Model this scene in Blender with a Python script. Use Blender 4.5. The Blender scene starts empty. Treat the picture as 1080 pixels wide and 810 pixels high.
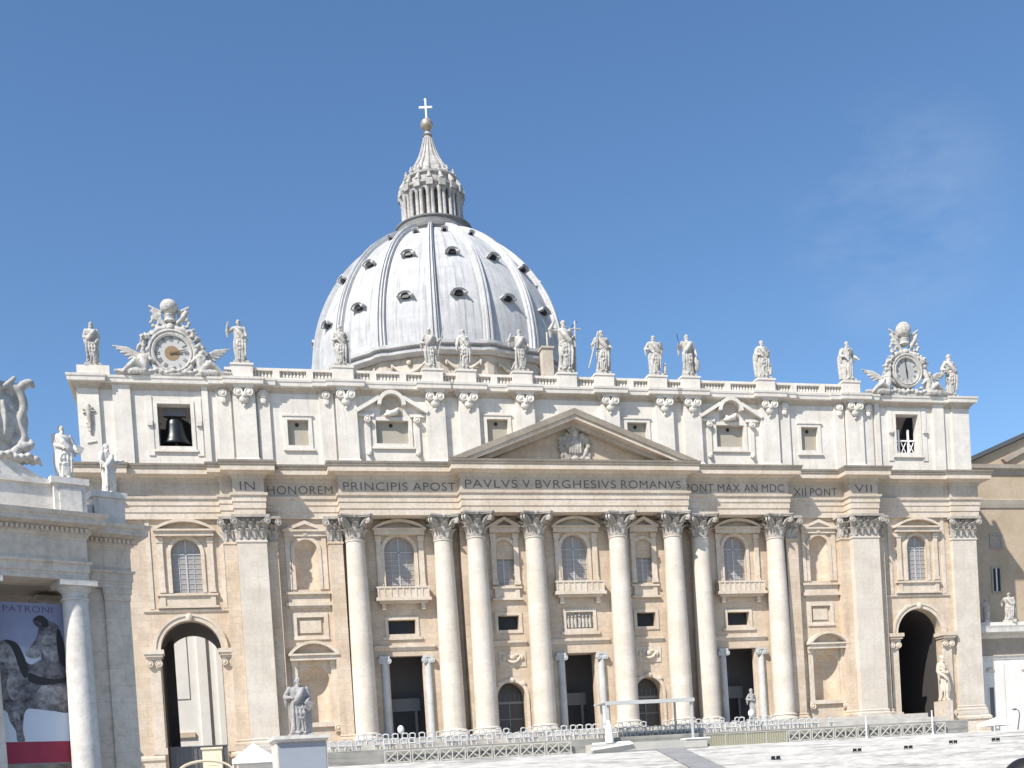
import bpy, bmesh, math, random
from math import sin, cos, pi, radians, sqrt, atan2
from mathutils import Vector, Matrix
from mathutils.geometry import tessellate_polygon
random.seed(7)
SC = bpy.context.scene
COL = SC.collection

# ---------------------------------------------------------------- camera, world, sun, exposure
PSI, PITCH, ROLL = 0.2411, -0.0252, -0.0622
FPX, CY = 1199.35, 868.5
camd = bpy.data.cameras.new('camera')
cam = bpy.data.objects.new('camera', camd); COL.objects.link(cam)
fw = Vector((sin(PSI)*cos(PITCH), cos(PSI)*cos(PITCH), sin(PITCH)))
rr = Vector((cos(PSI), -sin(PSI), 0)); uu = rr.cross(fw)
r2 = cos(ROLL)*rr + sin(ROLL)*uu; u2 = -sin(ROLL)*rr + cos(ROLL)*uu
M = Matrix((r2, u2, -fw)).transposed().to_4x4()
M.translation = Vector((-44.49, -139.41, -7.18))
cam.matrix_world = M
camd.sensor_fit = 'HORIZONTAL'; camd.sensor_width = 36
camd.lens = FPX/1080*36
camd.shift_x = 0.0; camd.shift_y = (CY-405)/1080
camd.clip_start = 0.1; camd.clip_end = 6000
SC.camera = cam

SUN_A, SUN_EL = radians(52), radians(46)
to_sun = Vector((-sin(SUN_A)*cos(SUN_EL), -cos(SUN_A)*cos(SUN_EL), sin(SUN_EL)))
world = bpy.data.worlds.new('World'); SC.world = world; world.use_nodes = True
wn = world.node_tree.nodes; wl = world.node_tree.links
bg = wn['Background']
sky = wn.new('ShaderNodeTexSky'); sky.sky_type = 'NISHITA'; sky.sun_disc = False
sky.sun_elevation = SUN_EL
sky.sun_rotation = atan2(to_sun.x, to_sun.y)
sky.altitude = 100; sky.air_density = 1.0; sky.dust_density = 0.4; sky.ozone_density = 3.0
hs = wn.new('ShaderNodeHueSaturation'); hs.inputs['Saturation'].default_value = 1.12; hs.inputs['Value'].default_value = 1.19
wl.new(sky.outputs['Color'], hs.inputs['Color'])
# a faint wisp of high cirrus
tcw = wn.new('ShaderNodeTexCoord'); mpw = wn.new('ShaderNodeMapping'); mpw.inputs['Scale'].default_value = (2.2, 2.2, 5.0); mpw.inputs['Rotation'].default_value = (0.3, 0.2, 0.5)
wl.new(tcw.outputs['Generated'], mpw.inputs['Vector'])
cn1 = wn.new('ShaderNodeTexNoise'); cn1.inputs['Scale'].default_value = 2.3; cn1.inputs['Detail'].default_value = 6; cn1.inputs['Roughness'].default_value = .62; wl.new(mpw.outputs[0], cn1.inputs['Vector'])
crw = wn.new('ShaderNodeValToRGB'); crw.color_ramp.elements[0].position = .42; crw.color_ramp.elements[1].position = .9; crw.color_ramp.elements[0].color = (0,0,0,1); crw.color_ramp.elements[1].color = (.36,.36,.36,1)
wl.new(cn1.outputs['Fac'], crw.inputs[0])
mxw = wn.new('ShaderNodeMix'); mxw.data_type = 'RGBA'; cdir = (fw + r2*((945-540)/FPX) - u2*((225-CY)/FPX)).normalized()
dotn = wn.new('ShaderNodeVectorMath'); dotn.operation = 'DOT_PRODUCT'; nrm = wn.new('ShaderNodeVectorMath'); nrm.operation = 'NORMALIZE'
wl.new(tcw.outputs['Generated'], nrm.inputs[0]); wl.new(nrm.outputs[0], dotn.inputs[0]); dotn.inputs[1].default_value = cdir
cmr = wn.new('ShaderNodeMapRange'); cmr.interpolation_type = 'SMOOTHSTEP'; cmr.inputs[1].default_value = .9955; cmr.inputs[2].default_value = .9998; wl.new(dotn.outputs['Value'], cmr.inputs[0])
cmu = wn.new('ShaderNodeMath'); cmu.operation = 'MULTIPLY'; wl.new(crw.outputs[0], cmu.inputs[0]); wl.new(cmr.outputs[0], cmu.inputs[1])
wl.new(cmu.outputs[0], mxw.inputs[0]); wl.new(hs.outputs[0], mxw.inputs[6]); mxw.inputs[7].default_value = (5.5, 6.2, 7.2, 1)
wl.new(mxw.outputs[2], bg.inputs['Color'])
bg.inputs['Strength'].default_value = 0.105
sund = bpy.data.lights.new('sun', 'SUN'); sund.energy = 5.0; sund.angle = radians(0.5); sund.color = (1.0, 0.95, 0.87)
sun = bpy.data.objects.new('sun', sund); COL.objects.link(sun)
sun.rotation_euler = to_sun.to_track_quat('Z', 'Y').to_euler()
SC.view_settings.view_transform = 'Standard'; SC.view_settings.look = 'None'
SC.view_settings.gamma = 1.0; SC.view_settings.use_curve_mapping = False
SC.view_settings.exposure = 0.46

# ---------------------------------------------------------------- materials
def nmat(name):
    m = bpy.data.materials.new(name); m.use_nodes = True
    nt = m.node_tree; b = nt.nodes['Principled BSDF']
    return m, nt, nt.nodes, nt.links, b
def mixc(nt, fac, a, b, mode='MIX'):
    n = nt.nodes.new('ShaderNodeMix'); n.data_type = 'RGBA'; n.blend_type = mode
    for k, v in ((0, fac), (6, a), (7, b)):
        if hasattr(v, 'is_linked') or hasattr(v, 'links'): nt.links.new(v, n.inputs[k])
        elif isinstance(v, (int, float)): n.inputs[k].default_value = v
        else: n.inputs[k].default_value = (*v, 1)
    return n.outputs[2]
def noise(nt, scale, detail=3, rough=.6, vec=None):
    n = nt.nodes.new('ShaderNodeTexNoise'); n.inputs['Scale'].default_value = scale
    n.inputs['Detail'].default_value = detail; n.inputs['Roughness'].default_value = rough
    if vec is not None: nt.links.new(vec, n.inputs['Vector'])
    return n.outputs['Fac']
def ramp(nt, v, p0, p1, c0=(0,0,0), c1=(1,1,1)):
    n = nt.nodes.new('ShaderNodeValToRGB'); e = n.color_ramp.elements
    e[0].position = p0; e[1].position = p1; e[0].color = (*c0, 1); e[1].color = (*c1, 1)
    nt.links.new(v, n.inputs[0]); return n.outputs[0]
def pos(nt, sx=1, sy=1, sz=1):
    g = nt.nodes.new('ShaderNodeNewGeometry'); m = nt.nodes.new('ShaderNodeMapping')
    m.inputs['Scale'].default_value = (sx, sy, sz)
    nt.links.new(g.outputs['Position'], m.inputs['Vector']); return m.outputs[0]
def stone(name, base, alt, stain, stain_amt=.35, streak=.3, joints=0.0, bw=1.6, bh=.75, rough=.85, bump=.15):
    m, nt, N, L, b = nmat(name)
    p = pos(nt)
    c = mixc(nt, ramp(nt, noise(nt, .35, 4, .6, p), .38, .62), base, alt)
    if joints:
        sep = N.new('ShaderNodeSeparateXYZ'); L.new(p, sep.inputs[0])
        add = N.new('ShaderNodeMath'); L.new(sep.outputs[0], add.inputs[0]); L.new(sep.outputs[1], add.inputs[1])
        com = N.new('ShaderNodeCombineXYZ'); L.new(add.outputs[0], com.inputs[0]); L.new(sep.outputs[2], com.inputs[1])
        br = N.new('ShaderNodeTexBrick'); L.new(com.outputs[0], br.inputs['Vector'])
        br.inputs['Scale'].default_value = 1; br.inputs['Brick Width'].default_value = bw; br.inputs['Row Height'].default_value = bh
        br.inputs['Mortar Size'].default_value = .02; br.inputs['Bias'].default_value = 0
        br.inputs['Color1'].default_value = (.86, .86, .86, 1); br.inputs['Color2'].default_value = (1.08, 1.06, 1.02, 1)
        br.inputs['Mortar'].default_value = (1-joints*.8,)*3 + (1,)
        c = mixc(nt, joints, c, br.outputs['Color'], 'MULTIPLY')
    fine = ramp(nt, noise(nt, 2.4, 5, .7, p), .45, .75)
    mm = N.new('ShaderNodeMath'); mm.operation = 'MULTIPLY'; L.new(fine, mm.inputs[0]); mm.inputs[1].default_value = stain_amt
    c = mixc(nt, mm.outputs[0], c, stain)
    if streak:
        st = ramp(nt, noise(nt, 1.0, 4, .65, pos(nt, 1.6, 1.6, .12)), .55, .8)
        ms = N.new('ShaderNodeMath'); ms.operation = 'MULTIPLY'; L.new(st, ms.inputs[0]); ms.inputs[1].default_value = streak
        c = mixc(nt, ms.outputs[0], c, stain)
    L.new(c, b.inputs['Base Color']); b.inputs['Roughness'].default_value = rough
    b.inputs['Specular IOR Level'].default_value = .25
    if bump:
        bp = N.new('ShaderNodeBump'); bp.inputs['Strength'].default_value = bump; bp.inputs['Distance'].default_value = .08
        L.new(noise(nt, 3.5, 5, .7, p), bp.inputs['Height']); L.new(bp.outputs[0], b.inputs['Normal'])
    return m
def plain(name, c, rough=.6, var=.15, metal=0.0, scale=2.0):
    m, nt, N, L, b = nmat(name)
    d = tuple(x*(1-var) for x in c)
    L.new(mixc(nt, noise(nt, scale, 4, .6, pos(nt)), c, d), b.inputs['Base Color'])
    b.inputs['Roughness'].default_value = rough; b.inputs['Metallic'].default_value = metal
    return m
WALL = stone('travertine_wall', (.52, .415, .31), (.60, .50, .395), (.30, .225, .16), .4, .42, .5)
COLM = stone('travertine_column', (.55, .49, .415), (.62, .565, .495), (.36, .30, .24), .38, .45, .4, 40, 1.35)
ATTIC = stone('travertine_attic', (.61, .57, .51), (.70, .66, .60), (.36, .32, .28), .3, .5, .22)
CORN = stone('travertine_cornice', (.44, .38, .31), (.52, .46, .39), (.20, .17, .14), .35, .4, .1)
TRIM = stone('travertine_trim', (.55, .46, .36), (.63, .55, .46), (.28, .22, .165), .42, .4)
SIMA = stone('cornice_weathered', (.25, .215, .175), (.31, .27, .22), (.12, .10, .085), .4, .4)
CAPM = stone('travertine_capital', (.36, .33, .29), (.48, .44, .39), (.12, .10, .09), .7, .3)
STAT = stone('statue_marble', (.43, .41, .375), (.53, .505, .465), (.12, .11, .10), .65, .6)
PETER = stone('statue_grey_marble', (.32, .31, .30), (.44, .42, .40), (.13, .12, .12), .5, .5)
def lead_mat():
    m, nt, N, L, b = nmat('dome_lead')
    tc = N.new('ShaderNodeTexCoord'); sep = N.new('ShaderNodeSeparateXYZ'); L.new(tc.outputs['Object'], sep.inputs[0])
    at = N.new('ShaderNodeMath'); at.operation = 'ARCTAN2'; L.new(sep.outputs[1], at.inputs[0]); L.new(sep.outputs[0], at.inputs[1])
    mu = N.new('ShaderNodeMath'); mu.operation = 'MULTIPLY'; L.new(at.outputs[0], mu.inputs[0]); mu.inputs[1].default_value = 24
    co = N.new('ShaderNodeCombineXYZ'); L.new(mu.outputs[0], co.inputs[0]); L.new(sep.outputs[2], co.inputs[1])
    mp = N.new('ShaderNodeMapping'); mp.inputs['Scale'].default_value = (1.5, .07, 1); L.new(co.outputs[0], mp.inputs[0])
    st = ramp(nt, noise(nt, 1.0, 5, .7, mp.outputs[0]), .5, .74)
    p = pos(nt)
    c = mixc(nt, ramp(nt, noise(nt, .5, 4, .6, p), .35, .65), (.415, .415, .42), (.50, .50, .50))
    br = N.new('ShaderNodeTexBrick'); L.new(co.outputs[0], br.inputs['Vector']); br.inputs['Scale'].default_value = 1
    br.inputs['Brick Width'].default_value = 1.05; br.inputs['Row Height'].default_value = 3.1; br.inputs['Mortar Size'].default_value = .03
    br.inputs['Color1'].default_value = (.90,.90,.91,1); br.inputs['Color2'].default_value = (1.05,1.05,1.04,1); br.inputs['Mortar'].default_value = (.55,.55,.56,1)
    c = mixc(nt, .5, c, br.outputs['Color'], 'MULTIPLY')
    ms = N.new('ShaderNodeMath'); ms.operation = 'MULTIPLY'; L.new(st, ms.inputs[0]); ms.inputs[1].default_value = .75
    c = mixc(nt, ms.outputs[0], c, (.13, .13, .135))
    f = ramp(nt, noise(nt, 1.8, 5, .7, p), .58, .8); mf = N.new('ShaderNodeMath'); mf.operation = 'MULTIPLY'; L.new(f, mf.inputs[0]); mf.inputs[1].default_value = .5
    c = mixc(nt, mf.outputs[0], c, (.22, .21, .20))
    L.new(c, b.inputs['Base Color']); b.inputs['Roughness'].default_value = .7; b.inputs['Specular IOR Level'].default_value = .2
    return m
LEAD = lead_mat()
RIBM = stone('dome_rib_lead', (.46, .46, .465), (.54, .54, .54), (.2, .2, .2), .35, .6)
DRUM = stone('drum_travertine', (.46, .40, .33), (.56, .50, .42), (.2, .17, .14), .4, .45)
LANT = stone('lantern_travertine', (.38, .365, .345), (.48, .46, .435), (.10, .095, .09), .6, .6)
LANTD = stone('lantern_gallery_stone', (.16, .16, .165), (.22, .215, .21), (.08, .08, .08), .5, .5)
GREYT = stone('colonnade_travertine', (.63, .55, .465), (.71, .63, .54), (.28, .25, .215), .5, .6, .45, 2.2, .9, bump=.4)
WHITET = stone('parapet_travertine', (.60, .57, .53), (.68, .65, .61), (.28, .26, .23), .45, .55, .3, 40, 1.1, bump=.3)
PALACE = stone('palace_plaster', (.42, .33, .23), (.47, .38, .28), (.28, .21, .15), .3, .35)
PALTRIM = stone('palace_trim', (.34, .29, .24), (.40, .35, .29), (.2, .16, .13), .4, .3)
WINGW = stone('wing_plaster', (.66, .64, .60), (.71, .69, .66), (.48, .45, .42), .2, .3)
SHADEW = plain('portico_shade_tone', (.22, .21, .22), .8, .3)  # shade inside the portico put into a darker base colour
BRONZE = plain('door_bronze', (.075, .07, .068), .45, .3, .3)
GREYM = plain('door_grille_grey', (.22, .22, .22), .5, .3)
GREYCOL = stone('grey_marble_column', (.42, .42, .41), (.52, .52, .51), (.28, .27, .26), .4, .3)
GLASS = plain('window_glass', (.37, .345, .32), .5, .35, 0, .45)
MUNT = plain('window_leading', (.47, .47, .49), .6, .2)
SHUT = plain('attic_shutter', (.40, .36, .29), .6, .2, 0, .4)
BLACK = plain('black_paint', (.012, .012, .014), .5, .3)
BELLM = plain('bell_bronze', (.05, .055, .055), .35, .4, .8)
IRON = plain('iron_grey', (.16, .16, .17), .5, .2, .4)
ROOF = plain('lead_roof_edge', (.10, .11, .12), .6, .3)
LETTER = plain('inscription_bronze', (.13, .11, .09), .6, .2)
WHITEP = plain('white_paint', (.80, .80, .79), .5, .08)
PLAST = plain('white_plastic', (.58, .58, .57), .5, .25)
TENTM = plain('white_canvas', (.82, .81, .78), .8, .08)
CREAM = plain('cream_canvas', (.74, .66, .50), .8, .1)
FENCEM = plain('barrier_wood_grey', (.50, .48, .43), .7, .25)
HEDGE = plain('screen_mesh_olive', (.40, .38, .28), .9, .35, 0, 6)
DIAL = plain('clock_dial_white', (.50, .49, .47), .6, .2)
DIALC = plain('clock_dial_ochre', (.34, .22, .12), .5, .4, 0, 3)
DIALG = plain('clock_dial_grey', (.42, .41, .39), .5, .2)
GILT = plain('ball_bronze_gilt', (.50, .43, .33), .4, .3, .5)
NUMM = plain('clock_numeral_grey', (.31, .30, .285), .6, .2)
HANDB = plain('clock_hand_brown', (.14,.09,.05), .6, .2)
PASS = plain('interior_shade_tone', (.06, .052, .05), .85, .3)  # near-black colour carries the shade of the passages and bell openings
GRASSG = plain('step_stone', (.62, .60, .56), .8, .1)

def ground_mat(name, c1, c2, c3, tile=1.2):
    m, nt, N, L, b = nmat(name)
    p = pos(nt)
    c = mixc(nt, ramp(nt, noise(nt, .25, 4, .6, p), .35, .65), c1, c2)
    f = ramp(nt, noise(nt, 1.0, 5, .7, pos(nt, .12, 1.2, 2.2)), .50, .66)
    c = mixc(nt, f, c, c3)
    v = N.new('ShaderNodeTexVoronoi'); v.inputs['Scale'].default_value = 1/tile; L.new(p, v.inputs['Vector'])
    c = mixc(nt, .25, c, v.outputs['Distance'], 'MULTIPLY')
    L.new(c, b.inputs['Base Color']); b.inputs['Roughness'].default_value = .85
    return m
STEPM = ground_mat('steps_travertine', (.60, .575, .54), (.70, .675, .635), (.33, .315, .295))
PIAZZA = ground_mat('piazza_cobble', (.22, .21, .20), (.30, .29, .27), (.16, .15, .15), .3)
PARVIS = ground_mat('parvis_paving', (.50, .47, .42), (.56, .53, .48), (.40, .37, .33))
WALKM = ground_mat('walkway_grey', (.26, .26, .26), (.30, .30, .30), (.2, .2, .2))

# ---------------------------------------------------------------- mesh builder
class MB:
    def __init__(s): s.v = []; s.f = []
    def add(s, vs, fs, M=None):
        o = len(s.v)
        s.v += [tuple(M @ Vector(v)) for v in vs] if M is not None else [tuple(v) for v in vs]
        s.f += [tuple(i+o for i in f) for f in fs]
        return s
    def box(s, x0, x1, y0, y1, z0, z1, M=None):
        return s.add([(x0,y0,z0),(x1,y0,z0),(x1,y1,z0),(x0,y1,z0),(x0,y0,z1),(x1,y0,z1),(x1,y1,z1),(x0,y1,z1)],
                     [(0,3,2,1),(4,5,6,7),(0,1,5,4),(1,2,6,5),(2,3,7,6),(3,0,4,7)], M)
    def prism(s, poly, y0, y1, M=None):
        n = len(poly)
        vs = [(x, y0, z) for x, z in poly] + [(x, y1, z) for x, z in poly]
        tr = tessellate_polygon([[Vector((x, z, 0)) for x, z in poly]])
        fs = [tuple(t) for t in tr] + [tuple(i+n for i in reversed(t)) for t in tr]
        fs += [(i, (i+1) % n, (i+1) % n+n, i+n) for i in range(n)]
        return s.add(vs, fs, M)
    def face_holes(s, outer, holes, y):
        allp = [p for l in [outer]+holes for p in l]
        tr = tessellate_polygon([[Vector((x, z, 0)) for x, z in l] for l in [outer]+holes])
        return s.add([(x, y, z) for x, z in allp], [tuple(t) for t in tr])
    def reveal(s, poly, y0, y1):
        n = len(poly)
        return s.add([(x,y0,z) for x,z in poly]+[(x,y1,z) for x,z in poly], [(i,(i+1)%n,(i+1)%n+n,i+n) for i in range(n)])
    def lathe(s, prof, n=24, M=None, a0=0, a1=2*pi):
        full = abs(a1-a0-2*pi) < 1e-6; k = n if full else n+1
        vs = []; fs = []
        for r, z in prof:
            for i in range(k):
                a = a0+(a1-a0)*i/n; vs.append((r*cos(a), r*sin(a), z))
        for j in range(len(prof)-1):
            for i in range(n):
                i2 = (i+1) % k
                fs.append((j*k+i, j*k+i2, (j+1)*k+i2, (j+1)*k+i))
        if full:
            fs.append(tuple(reversed(range(k)))); fs.append(tuple(range((len(prof)-1)*k, len(prof)*k)))
        return s.add(vs, fs, M)
    def tube(s, pts, rad, n=8, M=None, flat=1.0):
        pts = [Vector(p) for p in pts]
        if isinstance(rad, (int, float)): rad = [rad]*len(pts)
        vs = []; fs = []
        up = None
        for i, p in enumerate(pts):
            d = (pts[min(i+1, len(pts)-1)]-pts[max(i-1, 0)])
            d = d.normalized() if d.length > 1e-9 else Vector((0,0,1))
            if up is None: up = Vector((0,1,0)) if abs(d.y) < .9 else Vector((1,0,0))
            a = d.cross(up); a.normalize(); b = a.cross(d); b.normalize(); up = b
            for k in range(n):
                t = 2*pi*k/n; vs.append(p + a*cos(t)*rad[i] + b*sin(t)*rad[i]*flat)
        for i in range(len(pts)-1):
            for k in range(n):
                fs.append((i*n+k, i*n+(k+1)%n, (i+1)*n+(k+1)%n, (i+1)*n+k))
        fs.append(tuple(reversed(range(n)))); fs.append(tuple(range((len(pts)-1)*n, len(pts)*n)))
        return s.add(vs, fs, M)
    def ell(s, c, r, n=12, M=None, rot=None):
        vs = [(0,0,-1)]; m = n//2
        for j in range(1, m):
            f = -pi/2+pi*j/m
            for i in range(n): vs.append((cos(f)*cos(2*pi*i/n), cos(f)*sin(2*pi*i/n), sin(f)))
        vs.append((0,0,1)); fs = []
        for i in range(n): fs.append((0, 1+(i+1)%n, 1+i))
        for j in range(m-2):
            for i in range(n): fs.append((1+j*n+i, 1+j*n+(i+1)%n, 1+(j+1)*n+(i+1)%n, 1+(j+1)*n+i))
        t = len(vs)-1
        for i in range(n): fs.append((t, 1+(m-2)*n+i, 1+(m-2)*n+(i+1)%n))
        T = Matrix.Translation(Vector(c)) @ (rot.to_4x4() if rot is not None else Matrix()) @ Matrix.Diagonal((*r, 1))
        return s.add(vs, fs, T if M is None else M @ T)
    def sweep(s, path, prof, yin):
        """profile [(offset outward, z)] swept along plan path (axis aligned steps); 'None' offset = go to y=yin"""
        n = len(path); offs = []
        nor = []
        for i in range(n-1):
            d = Vector((path[i+1][0]-path[i][0], path[i+1][1]-path[i][1])); d.normalize(); nor.append(Vector((d.y, -d.x)))
        for i in range(n):
            if i == 0: m = nor[0]
            elif i == n-1: m = nor[-1]
            else:
                a, b = nor[i-1], nor[i]; q = 1+a.dot(b); m = (a+b)/max(q, .2)
            offs.append(m)
        vs = []; k = len(prof)
        for (x, y), m in zip(path, offs):
            for o, z in prof:
                vs.append((x, yin, z) if o is None else (x+m.x*o, y+m.y*o, z))
        fs = [(i*k+j, (i+1)*k+j, (i+1)*k+j+1, i*k+j+1) for i in range(n-1) for j in range(k-1)]
        fs.append(tuple(range(k))); fs.append(tuple((n-1)*k+j for j in reversed(range(k))))
        return s.add(vs, fs)
    def mesh(s, name, mat, angle=32):
        me = bpy.data.meshes.new(name); me.from_pydata(s.v, [], s.f); me.validate()
        bm = bmesh.new(); bm.from_mesh(me); bmesh.ops.remove_doubles(bm, verts=bm.verts, dist=1e-5)
        bmesh.ops.recalc_face_normals(bm, faces=bm.faces); bm.to_mesh(me); bm.free()
        if mat: me.materials.append(mat)
        if angle:
            me.polygons.foreach_set('use_smooth', [True]*len(me.polygons)); me.set_sharp_from_angle(angle=radians(angle))
        return me
    def build(s, name, mat, parent=None, loc=(0,0,0), rz=0, angle=32):
        o = bpy.data.objects.new(name, s.mesh(name, mat, angle)); COL.objects.link(o)
        o.parent = parent; o.location = loc; o.rotation_euler = (0,0,rz)
        return o
def remesh(mb, name, mat, voxel, smooth=2, extra=None):
    o = mb.build(name+'_tmp', None)
    m = o.modifiers.new('R', 'REMESH'); m.mode = 'VOXEL'; m.voxel_size = voxel; m.use_smooth_shade = True
    if smooth:
        s = o.modifiers.new('S', 'SMOOTH'); s.iterations = smooth; s.factor = .4
    dg = bpy.context.evaluated_depsgraph_get(); dg.update()
    me = bpy.data.meshes.new_from_object(o.evaluated_get(dg)); me.name = name
    bpy.data.objects.remove(o)
    if extra is not None:
        bm = bmesh.new(); bm.from_mesh(me); em = extra.mesh('x', None); bm.from_mesh(em); bm.to_mesh(me); bm.free()
    me.materials.clear(); me.materials.append(mat)
    me.polygons.foreach_set('use_smooth', [True]*len(me.polygons))
    return me
def ob(name, me, parent=None, loc=(0,0,0), rz=0, sc=None):
    o = bpy.data.objects.new(name, me); COL.objects.link(o); o.parent = parent; o.location = loc; o.rotation_euler = (0,0,rz)
    if sc: o.scale = sc
    return o
def empty(name, loc=(0,0,0), rz=0, parent=None):
    o = bpy.data.objects.new(name, None); COL.objects.link(o); o.location = loc; o.rotation_euler = (0,0,rz); o.parent = parent
    o.empty_display_size = .3
    return o
def tag(o, label, cat, group=None, kind=None):
    if label: o['label'] = label
    if cat: o['category'] = cat
    if group: o['group'] = group
    if kind: o['kind'] = kind
    return o
def struct(o): o['kind'] = 'structure'; return o
def arch(x0, x1, z0, zs, n=14, k=1.0):
    xc, r = (x0+x1)/2, (x1-x0)/2
    return [(x0, z0), (x1, z0)] + [(xc+r*cos(pi*i/n), zs+k*r*sin(pi*i/n)) for i in range(n+1)]
def rect(x0, x1, z0, z1): return [(x0,z0),(x1,z0),(x1,z1),(x0,z1)]
def seg(x0, x1, z, h, n=14, t=0.0):
    """segmental arc from (x1,z) to (x0,z) with rise h"""
    c = (x1-x0)/2; R = (c*c+h*h)/(2*h); a = math.asin(min(1, c/R)); xc = (x0+x1)/2
    return [(xc+(R+t)*sin(a-2*a*i/n), z+h-R+(R+t)*cos(a-2*a*i/n)) for i in range(n+1)]

# ================================================================ GROUND
mb = MB(); mb.add([(-900,-900,-8.9),(900,-900,-8.9),(900,1500,-8.9),(-900,1500,-8.9)], [(0,1,2,3)])
struct(mb.build('piazza_ground', PIAZZA))
NST = 34; ytop, ybot, ztop = -18.6, -56.0, -3.1
mb = MB(); prof = [(ybot, -8.95)]
for i in range(NST):
    y = ybot+(ytop-ybot)*i/NST; z1 = -8.9+(ztop+8.9)*(i+1)/NST
    prof.append((y, prof[-1][1])); prof.append((y, z1))
prof.append((-15, ztop)); prof.append((-15, -8.95))
n = len(prof)
mb.add([(-62,y,z) for y,z in prof]+[(62,y,z) for y,z in prof], [(i,i+1,i+1+n,i+n) for i in range(n-1)])
mb.add([(-62,y,z) for y,z in prof], [tuple(range(n))]); mb.add([(62,y,z) for y,z in prof], [tuple(range(n))])
struct(mb.build('stairs', STEPM, angle=0))
mb = MB(); mb.box(-43.5, 43.5, -17.7, -2.0, -8.5, -1.45); mb.box(-43.0, 43.0, -14.6, -2.0, -2, -.75); mb.box(-42.6, 42.6, -11.0, -2.0, -1.2, -.03)
struct(mb.build('parvis', PARVIS))
mb = MB(); mb.box(-43.4, 43.4, -17.78, -17.7, -3.2, -1.5)
struct(mb.build('parvis_front', ground_mat('parvis_front_stone', (.26,.25,.23), (.34,.33,.30), (.18,.175,.16))))
mb = MB(); mb.box(-75, 75, -15.5, 9.0, -8.7, -3.15)
struct(mb.build('terrace', PARVIS))
# grey strip of matting running down the stairs
mb = MB()
sl = (ztop+8.9)/(ytop-ybot)
def wz(y): return ztop+sl*(y-ytop)+.24
mb.add([(2.1,-19,wz(-19)),(5.3,-19,wz(-19)),(-1.2,-56,wz(-56)+.02),(-4.4,-56,wz(-56)+.02),(2.1,-19,wz(-19)-.06),(5.3,-19,wz(-19)-.06),(-1.2,-56,wz(-56)-.06),(-4.4,-56,wz(-56)-.06)],
       [(0,3,2,1),(4,5,6,7),(0,1,5,4),(1,2,6,5),(2,3,7,6),(3,0,4,7)])
struct(mb.build('walkway', WALKM))

# ================================================================ BASILICA
bas = empty('basilica', (0,0,0))
tag(bas, 'huge travertine basilica with giant columns, central pediment and ribbed lead dome', 'basilica')
SGN = (-1, 1)
# openings per side (left measured, right measured)
WXC = {-1: (-47.65, 3.4), 1: (49.6, 3.1)}
ARX = {-1: (-51.2, -44.3, 12.2), 1: (45.95, 52.75, 11.6)}
NIC = {-1: (-35.05, -32.25), 1: (33.2, 36.1)}
PAN = {-1: (-35.3, -32.05), 1: (33.05, 35.9)}
LNI = {-1: (-35.4, -31.8), 1: (33.0, 36.8)}
W2 = {-1: (-24.15, -20.45), 1: (20.95, 24.15)}
R2 = {-1: (-24.2, -20.8), 1: (21.0, 24.15)}
D2 = {-1: (-24.5, -20.0), 1: (20.5, 24.9)}
W3 = {-1: (-10.72, -7.98), 1: (7.72, 10.5)}
R3 = {-1: (-10.62, -7.93), 1: (7.76, 10.3)}
D3 = {-1: (-11.27, -7.63), 1: (7.06, 10.65)}
Z0L, Z0R = -14.8, 14.6          # central zone
YC = -0.95                      # wall plane of the central zone
Y1 = .45                        # wall plane of the bays beside the centre
# --- wall
mb = MB()
holes = {}
for s in SGN:
    H = []
    xc, w = WXC[s]; H.append((arch(xc-w/2, xc+w/2, 18.9, 23.5), .7))
    a0, a1, zs = ARX[s]; H.append((arch(a0, a1, -3.2, zs, 24), 1.2))
    x0, x1 = NIC[s]; H.append((arch(x0, x1, 19.05, 23.65), .02))
    x0, x1 = PAN[s]; H.append((rect(x0, x1, 13.5, 15.7), .25))
    x0, x1 = LNI[s]; H.append((arch(x0, x1, 3.0, 8.0 if s < 0 else 7.4), .02))
    x0, x1 = W2[s]; H.append((arch(x0, x1, 19.1, 23.6), .8))
    x0, x1 = R2[s]; H.append((rect(x0, x1, 13.45, 15.2), .78))
    x0, x1 = D2[s]; H.append((rect(x0, x1, .06, 10.75 if s < 0 else 10.4), 1.0))
    e0, e1 = (-58.4, -29.4) if s < 0 else (29.5, 58.8)
    ar = arch(a0, a1, -3.3, zs, 24)             # the archway cuts the lower border: it is part of the outline
    out = [(e0, -3.3), (a0, -3.3)] + list(reversed(ar[2:])) + [(a1, -3.3), (e1, -3.3), (e1, 28.2), (e0, 28.2)]
    mb.face_holes(out, [H[k][0] for k in (0, 2, 3, 4)], 0.0)
    for k in (0, 1, 2, 3, 4): mb.reveal(H[k][0], 0.0, H[k][1])
    q0, q1 = (-29.4, Z0L) if s < 0 else (Z0R, 29.5)
    mb.face_holes(rect(q0, q1, -3.3, 28.2), [H[k][0] for k in (5, 6, 7)], Y1)
    for k in (5, 6, 7): mb.reveal(H[k][0], Y1, Y1+H[k][1])
    xb = -29.4 if s < 0 else 29.5
    mb.add([(xb,0,-3.3),(xb,Y1,-3.3),(xb,Y1,28.2),(xb,0,28.2)], [(0,1,2,3)])
H = []
for s in SGN:
    x0, x1 = W3[s]; H.append((arch(x0, x1, 19.0, 23.2), .8))
    x0, x1 = R3[s]; H.append((rect(x0, x1, 13.4, 15.2), .8))
    x0, x1 = D3[s]; H.append((arch(x0, x1, .06, 5.1), 2.4))
H.append((arch(-1.86, 1.59, 19.3, 23.5), .8)); H.append((rect(-1.75, 1.85, 13.35, 15.45), .25)); H.append((rect(-2.3, 2.1, .06, 10.3), 2.4))
mb.face_holes(rect(Z0L, Z0R, -3.3, 28.2), [h for h, d in H], YC)
for h, d in H: mb.reveal(h, YC, YC+d)
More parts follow.
